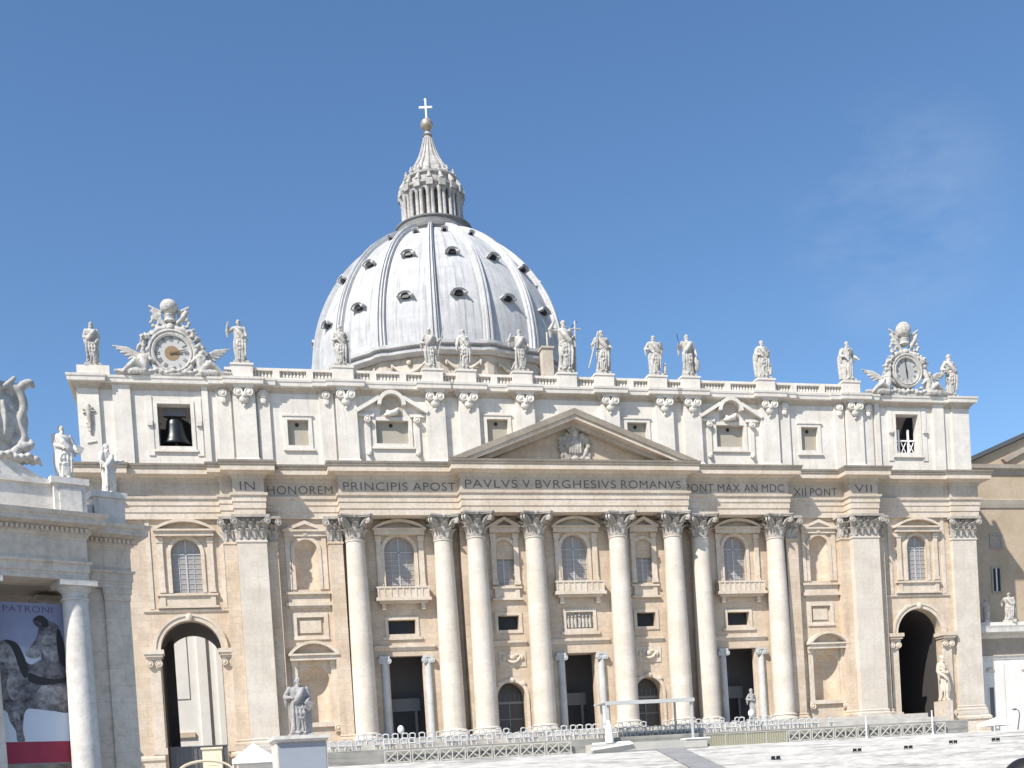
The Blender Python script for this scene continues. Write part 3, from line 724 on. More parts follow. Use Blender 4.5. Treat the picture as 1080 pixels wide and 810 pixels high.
# square-headed portals with grey columns
def portal(x0, x1, zt, y, colx, back):
    m = MB(); m.box(x0-.06, x0+.14, y+.3, y+1.0, .05, zt); m.box(x1-.14, x1+.06, y+.3, y+1.0, .05, zt)
    p = m.build('portal', TRIM, bas, angle=0)
    for cx in colx:
        q = MB(); q.lathe([(.62,.05),(.62,.4),(.5,.5),(.48,.7),(.44,zt-1.3),(.40,zt-.95)], 18)
        q.box(-.62,.62,-.5,.5,zt-.3,zt-.02)
        for sg in (-1,1): volute(q, (sg*.5,-.42,zt-.62), (0,-1,0), .36, .12)
        q.box(-.42,.42,-.42,.42,zt-.96,zt-.3)
        q.build('column', GREYCOL, p, (cx, y-.05, 0), angle=40)
    d = MB(); zz = zt*.40
    w = x1-x0
    d.box(x0+.1, x1-.1, back, back+.15, zz, zz+.35); d.box(x0+.1, x1-.1, back+.02, back+.12, zz+.35, zz+1.6)
    d.box(x0+.5, x0+.85, back, back+.14, .05, zz); d.box(x1-.85, x1-.5, back, back+.14, .05, zz)
    d.build('door_frame', GREYM, p, angle=0)
    g = MB()
    g.box(x0+.85, x1-.85, back+.1, back+.2, .05, zz); g.build('door_leaf', BLACK, p, angle=0)
portal(-24.5, -20.0, 10.75, Y1, (-25.0,-19.55), 5.0); portal(20.5, 24.9, 10.4, Y1, (20.0, 25.5), 5.0); portal(-2.3, 2.1, 10.3, YC, (-2.8, 2.58), 4.5)
for s in SGN:
    x0, x1 = D3[s]; m = MB(); o = arch(x0-.4, x1+.4, .06, 5.1, 16); i = arch(x0, x1, .06, 5.1, 16)
    m.prism(o[1:]+[o[0]]+[i[0]]+list(reversed(i[2:]))+[i[1]], YC-.16, YC+.02); m.ell(((x0+x1)/2,YC-.2,7.15), (.5,.2,.35), 8)
    for sg in (-1,1): m.ell(((x0+x1)/2+sg*1.5,YC-.12,6.7), (.45,.15,.3), 8)
    d = m.build('door', TRIM, bas, angle=25)
    g = MB(); g.prism(arch(x0-.02, x1+.02, .06, 5.1, 16), YC+1.7, YC+1.76); g.build('door_leaf', BRONZE, d, angle=0)
    f = MB(); xc = (x0+x1)/2; yb = YC+1.6
    f.box(xc-.06, xc+.06, yb, yb+.1, .1, 4.3); f.box(x0, x1, yb, yb+.1, 4.3, 4.6); f.box(x0, x1, yb+.02, yb+.08, 2.3, 2.42)
    for k in range(6): f.box(x0+.15+k*.6, x0+.2+k*.6, yb+.03, yb+.07, 4.6, 5.6)
    f.build('grille', GREYM, d, angle=0)
# arch surrounds with imposts
for s in SGN:
    a0, a1, zs = ARX[s]
    m = MB(); o = arch(a0-.75, a1+.75, zs, zs, 24)[2:]; i = arch(a0, a1, zs, zs, 24)[2:]
    m.prism(o+list(reversed(i)), -.22, .02)
    o = arch(a0-.78, a1+.78, zs, zs, 24)[2:]; i = arch(a0-.5, a1+.5, zs, zs, 24)[2:]
    m.prism(o+list(reversed(i)), -.34, .015)
    xc = (a0+a1)/2; m.ell((xc,-.35,zs+(a1-a0)/2+.35), (.4,.3,.5), 10)
    am = m.build('archway', TRIM, bas, angle=30)
    for xa, xb in ((a0-1.55, a0+.02), (a1-.02, a1+1.55)):
        m = MB(); m.box(xa+.18, xb-.18, -.34, .5, .1, zs-2.0); m.box(xa, xb, -.5, .5, .012, .8)
        m.box(xa-.35, xb+.35, -1.08, 1.1, zs-.5, zs-.02); m.box(xa-.18, xb+.18, -.95, 1.05, zs-.8, zs-.5); m.box(xa, xb, -.7, 1.0, zs-1.15, zs-.8); m.box(xa+.12, xb-.12, -.5, .9, zs-2.1, zs-1.15)
        for sg in (-1,1): volute(m, ((xa+xb)/2+sg*.5, -.6, zs-1.6), (0,-1,0), .42, .14)
        m.build('impost_pier', TRIM, am, angle=30)
    # string and square frame above the arch
    m = MB(); m.sweep([(a0-1.6,0.0),(a1+1.6,0.0)], [(None,16.6),(.08,16.6),(.2,16.75),(.2,16.95),(None,17.0)], .03); m.build('string_course', TRIM, am, angle=0)
    wx = WXC[s][0]
    for xa in (wx-4.4, wx+3.9): MB().box(xa, xa+.5, -.12, .02, 17.05, 27.7).build('wall_strip', TRIM, am, angle=0)
# gate low in the open passage, with pale kiosk
m = MB(); m.box(-51.1,-44.4, 2.0, 2.15, -3.1, .9)
for k in range(14): m.box(-51.0+k*.5,-50.93+k*.5, 1.9, 2.0, -3.1, 1.0)
m.box(-51.15,-44.35,1.88,2.02,.85,1.0)
tag(m.build('gate', IRON, None, angle=0), 'low dark iron gate across the open left archway', 'gate')
m = MB(); m.box(-1.1,1.1,-.8,.8,0,3.5); m.box(-1.25,1.25,-.95,.95,3.5,3.7); m.box(-.6,.6,-.84,-.78,1.6,2.9)
k = m.build('kiosk', CREAM, None, (-46.2,-.9,-3.15), angle=0); tag(k, 'small cream guard box in front of the dark archway gate', 'kiosk')

# --- attic
YA = .2
AW = MB(); Hs = []
AT = []   # (x0,x1,z0,z1,kind)
AT += [(-34.85,-32.35,36.4,39.45,'small'),(33.1,35.6,36.6,39.7,'small'),(-24.2,-20.15,36.75,39.55,'ped'),(20.8,24.75,36.9,39.75,'ped'),(-10.2,-7.5,36.6,39.98,'small'),(8.4,11.1,36.6,39.9,'small'),(-49.75,-46.0,36.1,41.05,'bell'),(47.5,51.0,36.45,41.7,'bell')]
AW.face_holes(rect(-58.4, 58.8, 33.3, 43.5), [rect(a,b_,c,d) for a,b_,c,d,k in AT], YA)
for a, b_, c, d, k in AT: AW.reveal(rect(a,b_,c,d), YA, YA+(.6 if k != 'bell' else 1.2))
aw = AW.build('attic_wall', ATTIC, bas, angle=0)
for a, b_, c, d, k in AT:
    m = MB(); f = .42
    for q in (rect(a-f,a,c-f,d+f), rect(b_,b_+f,c-f,d+f), rect(a,b_,d,d+f), rect(a,b_,c-f,c)): m.prism(q, YA-.14, YA+.03)
    m.box(a-f-.2, b_+f+.2, YA-.26, YA+.02, c-f-.25, c-f)
    if k == 'small': m.box(a-f-.15, b_+f+.15, YA-.24, YA+.02, d+f, d+f+.2)
    if k == 'bell':
        for xa in (a-1.25, b_+.55): m.box(xa, xa+.7, YA-.12, YA+.02, c-1.1, d+.9); m.box(xa+.05, xa+.65, YA-.4, YA+.025, d-2.6, d-2.0)
    w = m.build('window', ATTIC, bas, angle=0)
    if k != 'bell':
        MB().box(a-.05, b_+.05, YA+.5, YA+.56, c-.05, d+.05).build('shutter', SHUT, w, angle=0)
        m = MB(); m.ell(((a+b_)/2-.1, YA+.42, d-.45), (.24,.14,.24), 10); m.build('lamp', BLACK, w, angle=60)
    if k == 'ped':
        xc = (a+b_)/2; m = MB(); hw = 4.3
        zb = d+.75; zt = d+3.1
        # broken pediment with round-headed centre
        m.prism([(xc-hw,zb),(xc-1.55,zt-.75),(xc-1.55,zt-.25),(xc-hw-.25,zb+.35)], YA-.85, YA+.02); m.prism([(xc+hw,zb),(xc+1.55,zt-.75),(xc+1.55,zt-.25),(xc+hw+.25,zb+.35)], YA-.85, YA+.02)
        o = [(xc+1.75*cos(pi*i/14), zt-1.35+1.75*sin(pi*i/14)) for i in range(15)]; ii = [(xc+1.3*cos(pi*i/14), zt-1.35+1.3*sin(pi*i/14)) for i in range(15)]
        m.prism(o+list(reversed(ii)), YA-.9, YA+.02)
        m.box(xc-hw+.1, xc-2.2, YA-.35, YA+.02, zb-.35, zb); m.box(xc+2.2, xc+hw-.1, YA-.35, YA+.02, zb-.35, zb)
        for sg in (-1,1):
            m.box(xc+sg*3.05-.3, xc+sg*3.05+.3, YA-.25, YA+.02, c-1.3, zb-.3); volute(m, (xc+sg*3.05, YA-.45, zb-.75), (0,-1,0), .42, .2)
            m.ell((xc+sg*3.05,YA-.3,c-1.2),(.3,.2,.35),8)
        m.build('hood', ATTIC, w, angle=25)
        s_ = MB(); s_.tube([(xc-.9,YA-.15,d+.62),(xc-.2,YA-.4,d+.75),(xc+.5,YA-.4,d+.95),(xc+.9,YA-.2,d+1.5)], [.2,.36,.4,.15], 8); s_.ell((xc-.5,YA-.3,d+1.0),(.3,.25,.28),8)
        ob('carved_bust', remesh(s_, 'carved_bust', ATTIC, .06, 1), w)
        MB().prism([(xc+1.35*cos(pi*q/14), zt-1.35+1.35*sin(pi*q/14)) for q in range(15)]+[(xc-1.35,d+.45),(xc+1.35,d+.45)], YA-.06, YA+.04).build('lunette', CORN, w, angle=0)  # shade of the hollow arch painted as a darker backing
# bell in the left opening, grille in the right one
bl = empty('bell', (-47.85, 1.75, 36.15)); bl.scale = (1.18,1.0,1.12); tag(bl, 'dark bronze bell hanging in the left attic opening', 'bell')
MB().lathe([(1.35,.55),(1.38,.7),(1.2,1.0),(1.02,1.6),(.92,2.5),(.85,3.0),(.55,3.35),(.2,3.45)], 28).build('body', BELLM, bl, angle=50)
m = MB(); m.ell((0,0,.45), (.2,.2,.3), 10); m.tube([(0,0,.5),(0,0,2.5)], .07, 6); m.build('clapper', IRON, bl, angle=50)
m = MB(); m.box(-1.1,1.1,-.3,.3,3.5,4.3); m.tube([(-.3,0,3.3),(-.3,0,3.7)], .1, 6); m.tube([(.3,0,3.3),(.3,0,3.7)], .1, 6); m.build('headstock', IRON, bl, angle=30)
m = MB()
for sg in (-1,1): m.box(sg*1.62-.1, sg*1.62+.1, -.3,.3,0,4.8); m.box(sg*1.45-.08, sg*1.45+.08, -.5,.1,2.7,3.2)
m.build('frame', GREYM, bl, angle=0)
gr = empty('bell_grille', (49.25, 1.2, 36.5)); tag(gr, 'pale railing and posts filling the right attic opening', 'railing')
m = MB()
for x in (-.75,.75): m.box(x-.12,x+.12,-.1,.1,0,3.4)
m.box(-1.7,1.7,-.12,.12,1.8,1.98); m.box(-1.7,1.7,-.1,.1,.02,.15); m.build('post', WHITEP, gr, angle=0)
m = MB()
for k in range(3):
    x = -1.2+1.2*k; m.tube([(x-.4,0,.15),(x+.4,0,1.75)], .06, 6); m.tube([(x+.4,.02,.15),(x-.4,.02,1.75)], .06, 6)
m.build('brace', WHITEP, gr)
MB().box(-57, 58, 4.0, 4.3, 34.5, 43.3).build('attic_back', PASS, bas, angle=0)  # dark sheet paints the shade inside the bell openings
# attic pilasters with bracket capitals
APIL = [(-41.3,-38.2),(-29.2,-26.2),(-18.2,-15.3),(-14.0,-11.0),(-6.75,-3.8),(4.6,7.5),(12.0,14.9),(15.9,18.8),(26.8,29.85),(39.5,42.45)]
HALF = [(-43.0,-41.3),(-38.2,-36.8),(-30.9,-29.2),(29.85,31.4),(38.1,39.5),(42.45,43.8)]
YP = -.45
for x0, x1 in APIL:
    m = MB(); m.box(x0+.25, x1-.25, YP, YA+.1, 34.7, 43.3); m.sweep([(x0+.25,YA+.1),(x0+.25,YP),(x1-.25,YP),(x1-.25,YA+.1)], [(0,33.5),(.15,33.5),(.15,34.5),(0,34.7)], YA+.1)
    p = m.build('attic_pilaster', ATTIC, bas, angle=0)
    m = MB(); xc = (x0+x1)/2
    for sg in (-1,1): volute(m, (xc+sg*.62, YP-.28, 42.35), (0,-1,0), .55, .22)
    m.ell((xc,YP-.2,41.6), (.62,.28,.6), 10); m.ell((xc,YP-.38,42.0), (.35,.28,.35), 8); m.box(xc-1.2, xc+1.2, YP-.45, YA, 42.85, 43.28); m.ell((xc,YP-.1,40.9), (.2,.15,.3), 8)
    m.build('bracket', ATTIC, p, angle=40)
for x0, x1 in HALF:
    m = MB(); m.box(x0, x1, -.1, YA+.1, 33.5, 43.3); xc = (x0+x1)/2
    volute(m, (xc, -.3, 42.3), (0,-1,0), .5, .2); m.ell((xc,-.25,41.6), (.4,.2,.5), 8)
    m.build('attic_pilaster', ATTIC, bas, angle=30)
for x0, x1 in ((-58.5,-56.1),(56.2,58.9),(-54.6,-52.6),(53.2,54.9),(-44.6,-43.9),(44.2,44.9)):
    MB().box(x0, x1, -.15, YA+.1, 33.5, 43.3).build('attic_pilaster', ATTIC, bas, angle=0)
m = MB()
m.tube([(-57.3,-.2,40.7),(-57.3,-.3,39.6),(-57.25,-.3,38.2),(-57.2,-.2,37.2)], [.15,.3,.22,.1], 8)
for k in range(7):
    a = k*2*pi/7; m.tube([(-57.3,-.25,39.9),(-57.3+.75*cos(a),-.22,39.9+.6*sin(a))], [.2,.1], 6)
for k in range(3): m.tube([(-57.7+.1*k,-.2,38.6-.4*k),(-57.25,-.32,38.4-.4*k),(-56.8-.1*k,-.2,38.7-.4*k)], [.1,.16,.1], 6)
ob('carved_drop', remesh(m, 'carved_drop', CAPM, .06, 1), bas)
m = MB(); m.tube([(-57.7,-.2,36.3),(-56.7,-.2,36.5)], .1, 6); m.build('carved_tablet', ATTIC, bas)
# cornice + balustrade following the pilasters
path = [(-58.6,12),(-58.6,-.2),(-56.0,-.2),(-56.0,YA)]
sp_ = sorted([(a,b_,YP) for a,b_ in APIL]+[(a,b_,-.1) for a,b_ in HALF])
cur = YA
for a, b_, y in sp_:
    if abs(path[-1][0]-a) > .01: path += [(a, YA)]
    path += [(a, y), (b_, y)]
    nxt = [q for q in sp_ if abs(q[0]-b_) < .01]
    if not nxt: path += [(b_, YA)]
path += [(56.1,YA),(56.1,-.2),(59.0,-.2),(59.0,12)]
pth = []
for q in path:
    if not pth or (abs(q[0]-pth[-1][0])+abs(q[1]-pth[-1][1])) > .005: pth.append(q)
MB().sweep(pth, [(None,42.55),(.03,42.55),(.08,42.8),(.3,42.95),(.4,43.15)], 1.2).build('attic_moulding', CORN, bas, angle=0)
MB().sweep(pth, [(.4,43.15),(.76,43.22),(.79,43.62),(.87,43.72),(.90,43.98),(None,44.05)], 1.2).build('attic_cornice', ATTIC, bas, angle=0)
PEDX = [-39.75,-27.85,-16.8,-12.6,-5.35,.5,5.5,12.75,17.35,28.1,40.7]
m = MB()
m.box(-41.8, 41.8, -.1, .7, 44.04, 44.35); m.box(-41.8, 41.8, -.05, .65, 45.2, 45.5)
x = -41.6
while x < 41.8:
    if min(abs(x-px) for px in PEDX) > 1.0:
        m.lathe([(.10,44.33),(.17,44.55),(.18,44.7),(.09,44.95),(.12,45.22)], 6, Matrix.Translation((x,.3,0)))
    x += .42
x = -40
for k, px in enumerate(PEDX[:-1]):
    nx = PEDX[k+1]; c = int((nx-px)/3.6)
    for q in range(1, c): xx = px+(nx-px)*q/c; m.box(xx-.4, xx+.4, -.08, .66, 44.3, 45.22)
m.box(-41.5, 41.5, .42, .6, 44.3, 45.22)
m.build('balustrade', ATTIC, bas, angle=40)
for px in PEDX:
    m = MB(); m.box(px-1.25, px+1.25, -.5, 1.0, 44.03, 45.62); m.box(px-1.35, px+1.35, -.6, 1.1, 45.62, 45.85); m.build('statue_pedestal', ATTIC, bas, angle=0)

# ================================================================ DOME
DX, DY = -.35, 73.84
dome = empty('dome', (DX, DY, 0), 0, bas)
def DR(z): return sqrt(max(29**2-max(z-71, 0)**2, 0))-5
zs_ = [69.1+(98.2-69.1)*i/40 for i in range(41)]
MB().lathe([(23.5,68.9)]+[(DR(z)-.25, z) for z in zs_]+[(6.5,98.6)], 128).build('shell', LEAD, dome, angle=60)
A0 = radians(-90-13.5)
def dmat(a): return Matrix.Rotation(a, 4, 'Z')
def rib():
    m = MB(); vs = []; fs = []
    pr = [(-1,-.3),(-1,.35),(-.62,.35),(-.58,.75),(-.2,.75),(-.14,.4),(.14,.4),(.2,.75),(.58,.75),(.62,.35),(1,.35),(1,-.3)]
    for i, z in enumerate(zs_):
        t = i/40; w = .92*(1-.58*t); R = DR(z)
        nz = max(z-71, 0)/29; nr = sqrt(1-nz*nz)
        for a, o in pr: vs.append((R+o*nr, a*w, z+o*nz))
    k = len(pr)
    for i in range(40):
        for j in range(k-1): fs.append((i*k+j, (i+1)*k+j, (i+1)*k+j+1, i*k+j+1))
    m.add(vs, fs); return m.mesh('rib', RIBM, 25)
rme = rib()
for i in range(16): ob('rib', rme, dome, rz=A0+i*2*pi/16)
def dormer(w, h, d):
    """eyebrow dormer, local: +X outward, Z up, opening facing +X"""
    m = MB()
    o = [(w*cos(pi*i/12), h*.45+w*.75*sin(pi*i/12)) for i in range(13)]
    ii = [(w*.62*cos(pi*i/12), h*.45+w*.48*sin(pi*i/12)) for i in range(13)]
    R90 = Matrix.Rotation(pi/2, 4, 'Z')
    m.prism(o+list(reversed(ii)), -.55, d, R90)
    m.prism([(w*1.25*cos(pi*i/12), h*.45+w*.72*sin(pi*i/12)) for i in range(13)]+[(w*1.0*cos(pi*i/12), h*.47+w*.58*sin(pi*i/12)) for i in range(12,-1,-1)], -.8, d*.5, R90)
    return m
def hole(w, h):
    m = MB(); m.prism([(w*.66*cos(pi*i/12), h*.45+w*.50*sin(pi*i/12)) for i in range(13)]+[(-w*.4, h*.45-w*.22), (w*.4, h*.45-w*.22)], -.30, .5, Matrix.Rotation(pi/2, 4, 'Z')); return m
for z, w, h in ((77.6,1.2,1.75),(86.4,1.05,1.55),(93.7,.5,.8)):
    nz = (z-71)/29; tilt = math.asin(nz)
    dm = dormer(w, h, 1.6).mesh('dormer', RIBM, 35); hm = hole(w, h).mesh('opening', BLACK, 0)
    for i in range(16):
        a = A0+(i+.5)*2*pi/16; R = DR(z)
        o = ob('dormer', dm, dome, (R*cos(a)*1.0, R*sin(a), z-.3), a)
        o.rotation_euler = (0, -tilt*.45, a)
        ob('opening', hm, dome, (R*cos(a), R*sin(a), z-.3), a).rotation_euler = (0, -tilt*.45, a)
# cornice of the drum attic (breaks out at every rib), attic with swags, drum
def ring(prof, breaks, dz=0):
    m = MB(); k = 16*8; vs = []; fs = []
    for o, z in prof:
        for i in range(k):
            a = A0+2*pi*(i-.5)/k; b_ = breaks if (i % 8) in (0, 7, 1) else 0
            b_ = breaks if (i % 8) in (0, 1) else 0
            vs.append(((o+b_)*cos(a), (o+b_)*sin(a), z))
    for j in range(len(prof)-1):
        for i in range(k): fs.append((j*k+i, j*k+(i+1)%k, (j+1)*k+(i+1)%k, (j+1)*k+i))
    m.add(vs, fs); return m
ring([(23.6,67.7),(24.1,67.75),(24.15,68.0),(24.75,68.15),(24.8,68.55),(24.1,68.8),(24.15,69.05),(25.1,69.2),(25.15,69.7),(24.4,69.95),(23.7,70.3)], .5).build('cornice', RIBM, dome, angle=25)
ring([(23.5,60.9),(24.3,60.9),(24.3,61.8),(23.5,62.0),(23.4,62.1),(23.4,67.9)], .55).build('drum_attic', DRUM, dome, angle=25)
sw = MB()
sw.tube([(23.75, 3.0*(t-.5)*1.9, 66.6-1.5*(1-(2*t-1)**2)) for t in [i/12 for i in range(13)]], [.16+.28*(1-(2*i/12-1)**2) for i in range(13)], 8)
sw.ell((23.7,0,66.9), (.3,.5,.55), 10)
for sg in (-1,1): sw.ell((23.75,sg*2.95,66.4), (.25,.28,.6), 8)
swm = sw.mesh('garland', DRUM, 60)
for i in range(16): ob('garland', swm, dome, rz=A0+(i+.5)*2*pi/16)
m = MB(); m.lathe([(24.6,46),(24.6,48),(23.2,48.2),(23.2,59.6),(25.2,60.1),(25.2,60.7),(23.3,60.9)], 96)
for i in range(16): m.box(23, 27.2, -1.6, 1.6, 46, 59.9, dmat(A0+i*2*pi/16))
m.build('drum', DRUM, dome, angle=30)
MB().box(-30, 30, -32, 32, 30, 46).build('dome_base', CORN, dome, angle=0)
# roof hut beside the dome, seen just above the balustrade
m = MB(); m.box(-.9,.9,-.9,.9,0,6.4); m.box(-1.1,1.1,-1.1,1.1,6.4,6.7); m.tube([(.3,0,6.7),(.3,0,9.4)], .16, 8)
m.build('roof_turret', DRUM, bas, (12.1,46,61.0-.2), angle=0); MB().box(9,15,42,50,40.5,60.9).build('turret_base', DRUM, bas, angle=0)

# --- lantern
lan = empty('lantern', (DX+.2, DY, 0), 0, bas)
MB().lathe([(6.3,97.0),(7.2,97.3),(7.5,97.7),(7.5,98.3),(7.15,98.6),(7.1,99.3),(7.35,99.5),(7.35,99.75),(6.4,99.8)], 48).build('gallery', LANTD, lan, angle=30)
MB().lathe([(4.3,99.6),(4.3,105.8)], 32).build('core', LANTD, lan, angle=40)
cm = MB()
for sg in (-1,1): cm.lathe([(.50,0),(.50,.3),(.38,.45),(.34,5.0),(.52,5.5),(.52,5.8)], 12, Matrix.Translation((5.45,sg*.42,99.75)))
cm.box(4.2,5.2,-.55,.55,99.75,105.5); cme = cm.mesh('lantern_column', LANT, 40)
for i in range(16): ob('lantern_column', cme, lan, rz=A0+i*2*pi/16)
m = MB(); m.lathe([(4.6,105.5),(5.5,105.5),(5.55,106.1),(6.0,106.3),(6.05,106.7),(5.2,106.85),(5.0,107.0),(4.9,108.3),(5.3,108.5),(5.35,108.8),(4.6,109.0)], 48)
for i in range(16):
    a = A0+i*2*pi/16; m.box(5.0,6.3,-.62,.62,105.55,106.75,dmat(a))
    m.tube([(5.9*cos(a),5.9*sin(a),106.8),(5.5*cos(a),5.5*sin(a),107.6),(5.1*cos(a),5.1*sin(a),108.4)], [.5,.42,.25], 8)
m.build('entablature', LANT, lan, angle=30)
cn = MB(); cn.lathe([(.12,0),(.34,.15),(.2,.45),(.32,.8),(.36,1.1),(.15,1.4),(.22,1.6),(.03,2.2)], 8); cnm = cn.mesh('candelabrum', LANT, 60)
for i in range(16):
    a = A0+i*2*pi/16; ob('candelabrum', cnm, lan, (4.75*cos(a),4.75*sin(a),108.8), 0, (1.25,1.25,.72))
m = MB(); pf = [(4.3,108.8),(4.2,109.6),(3.55,110.2),(3.4,111.0),(2.7,111.9),(2.0,113.2),(1.45,114.6),(1.05,116.0),(.75,117.2),(.7,117.6),(.95,117.8),(.5,118.2),(.4,118.8)]
m.lathe(pf, 32)
for i in range(16):
    a = A0+i*2*pi/16; m.tube([((r+.08)*cos(a),(r+.08)*sin(a),z) for r, z in pf[1:9]], [.26,.24,.22,.2,.18,.15,.13,.1], 6)
m.build('spire', LANT, lan, angle=40)
MB().ell((0,0,119.8), (1.2,1.2,1.2), 24).build('ball', GILT, lan, angle=80)
m = MB(); m.box(-.16,.16,-.16,.16,120.9,124.5); m.box(-1.05,1.05,-.15,.15,122.9,123.22)
for x, z in ((-1.05,123.06),(1.05,123.06),(0,124.5)): m.ell((x,0,z), (.26,.2,.26), 8)
m.build('cross', WHITEP, lan, (0,0,0), -.2, angle=30)

# ================================================================ STATUES
def hand(mb, c, d, up, s):
    """five thin fingers on a palm"""
    d = Vector(d).normalized(); up = Vector(up).normalized(); sd = d.cross(up).normalized(); c = Vector(c)
    for k, l in enumerate((.030,.036,.034,.027)):
        b = c+sd*(.009*(k-1.5))*s*1.0; mb.tube([b, b+d*l*.6*s, b+d*l*s-up*.012*s], [.0065*s,.006*s,.0045*s], 5)
    b = c+sd*.017*s; mb.tube([b-d*.01*s, b+sd*.012*s+d*.008*s, b+sd*.014*s+d*.024*s], [.007*s,.006*s,.005*s], 5)
def statue_mesh(H, seed, rh, lh, lean=.03, hair=1, beard=1, mantle=1, knee=1, lift=None, wide=1.0, head=(0,0), mat=STAT, cape=0):
    """robed standing figure facing -Y, height H; rh / lh = hand targets (x,y,z) in units of H (rh on the image left, x<0)"""
    R = random.Random(seed); m = MB(); ex = MB()
    # robe, lofted with folds
    vs = []; fs = []; n = 44; zs = [.015,.04,.10,.18,.26,.34,.42,.48,.54,.60,.66,.72,.77,.81,.84]
    W = [.135,.13,.122,.12,.122,.127,.13,.125,.112,.108,.118,.128,.132,.10,.05]
    D = [.10,.098,.092,.092,.095,.098,.10,.098,.088,.085,.09,.092,.082,.065,.045]
    ph = R.uniform(0, 6); ph2 = R.uniform(0, 6)
    for j, z in enumerate(zs):
        cx = lean*sin(pi*min(z/.8,1))*1.0
        amp = .19*max(0, 1-z/.66)+.04
        for i in range(n):
            a = 2*pi*i/n
            f = 1+amp*(.6*cos(7*a+ph+z*5)+.5*cos(12*a+ph2-z*9))
            x = W[j]*wide*cos(a)*f; y = D[j]*sin(a)*f
            if z < .45 and y < 0: # forward knee
                kx = .05*knee; y -= .035*math.exp(-((x-kx)**2)/.002)*math.exp(-((z-.30)**2)/.03)
            vs.append((cx+x, y, z))
    for j in range(len(zs)-1):
        for i in range(n): fs.append((j*n+i, j*n+(i+1)%n, (j+1)*n+(i+1)%n, (j+1)*n+i))
    fs.append(tuple(reversed(range(n)))); fs.append(tuple(range((len(zs)-1)*n, len(zs)*n)))
    S = Matrix.Diagonal((H,H,H,1))
    m.add(vs, fs, S)
    cx = lean*.35
    for sg in (-1,1): m.ell((cx*.3+sg*.055, -.10-.02*(sg==knee), .02), (.028,.06,.022), 10, S)
    hx, hy = head
    hc = Vector((cx+hx*.5, -.015+hy, .925)); rot = Matrix.Rotation(hx*8, 3, 'Z')
    m.tube([(cx,0,.82),(cx+hx*.2,-.005,.87),tuple(hc)], [.055,.036,.035], 10, S)
    m.ell(hc, (.044,.054,.064), 16, S, rot)
    m.ell(hc+Vector((0,.014,.014)), (.052,.052,.058), 14, S, rot)
    f = rot @ Vector((0,-1,0)); sd = rot @ Vector((1,0,0))
    ex.tube([hc+f*.05+Vector((0,0,.018)), hc+f*.066+Vector((0,0,-.008)), hc+f*.052+Vector((0,0,-.012))], [.007,.010,.007], 6, S)
    for q in (-1,1): ex.ell(hc+f*.049+sd*.018*q+Vector((0,0,.010)), (.009,.008,.006), 8, S); ex.tube([hc+f*.052+sd*.008*q+Vector((0,0,.022)), hc+f*.048+sd*.030*q+Vector((0,0,.02))], .006, 5, S)
    ex.tube([hc+f*.053-sd*.014+Vector((0,0,-.026)), hc+f*.058+Vector((0,0,-.025)), hc+f*.053+sd*.014+Vector((0,0,-.026))], .005, 5, S)
    for k in range(9*hair):
        a = R.uniform(0.2, pi-.2); m.ell(hc+rot @ Vector((.05*cos(a), .02+.035*sin(a), R.uniform(-.045,.05))), (.018,.018,.02), 7, S)
    if beard:
        for k in range(7): m.ell(hc+rot @ Vector((R.uniform(-.026,.026), -.040+R.uniform(-.006,.004), -.045-R.uniform(0,.038))), (.016,.015,.022), 7, S)
    # shoulders + arms
    for sg, t in ((-1, rh), (1, lh)):
        sh = Vector((cx+sg*.118*wide, 0, .785)); T = Vector(t); d = T-sh; L = d.length
        l1, l2 = .17, .165
        if L > .33: T = sh+d*(.33/L); d = T-sh; L = .33
        hgt = sqrt(max(l1*l1-(L/2)**2, .0005)); mid = sh+d*.5
        side = Vector((sg*.5, .30, -.8)); side -= d.normalized()*side.dot(d.normalized()); side.normalize()
        el = mid+side*hgt
        m.ell(sh, (.05,.048,.05), 10, S)
        m.tube([sh, sh*.5+el*.5, el], [.050,.047,.042], 10, S); m.tube([el, el*.5+T*.5, T], [.044,.036,.024], 10, S)
        dr = (T-el).normalized(); m.ell(T+dr*.018, (.020,.018,.024), 8, S)
        hand(ex, [q*H for q in (T+dr*.030)], dr, (0,-1,.3), H)
        # sleeve hanging from the forearm
        m.tube([el*.8+T*.2, el*.8+T*.2+Vector((0,.01,-.10)), el*.8+T*.2+Vector((0,.015,-.17))], [.042,.036,.016], 8, S, .6)
    if mantle:
        sg = mantle
        pts = [(cx-sg*.10,.03,.82),(cx-sg*.06,-.085,.76),(cx+.0,-.115,.66),(cx+sg*.08,-.115,.56),(cx+sg*.13,-.05,.48)]
        m.tube(pts, [.035,.045,.055,.058,.05], 10, S)
        for k in range(4):
            o = .02*k; m.tube([(cx+sg*(.12-.05*k),-.10,.56-.02*k),(cx+sg*(.13-.065*k),-.115,.36),(cx+sg*(.12-.06*k),-.10,.12+.05*k)], [.028,.032,.016], 7, S)
        for k in range(3):
            m.tube([(cx-sg*.11,-.07,.50-.08*k),(cx-sg*.02,-.125,.44-.09*k),(cx+sg*.10,-.11,.47-.08*k)], [.014,.022,.016], 7, S)
    if cape:
        m.tube([(cx+cape*.10,.06,.80),(cx+cape*.17,.07,.55),(cx+cape*.16,.06,.25),(cx+cape*.15,.05,.03)], [.06,.075,.08,.07], 10, S, .6)
    for k in range(11):                       # long carved folds
        x0 = R.uniform(-.11, .11); x1 = x0*1.05+R.uniform(-.035, .035); zt = R.uniform(.34, .54)
        yy = lambda x, d: -d*sqrt(max(1-(x/.15)**2, .05))
        m.tube([(cx+x0, yy(x0,.085), zt), (cx*.9+(x0+x1)/2+R.uniform(-.02,.02), yy(x0,.112), zt*.55), (cx*.4+x1, yy(x1,.108), R.uniform(.02,.08))], [.007, .019, .012], 6, S)
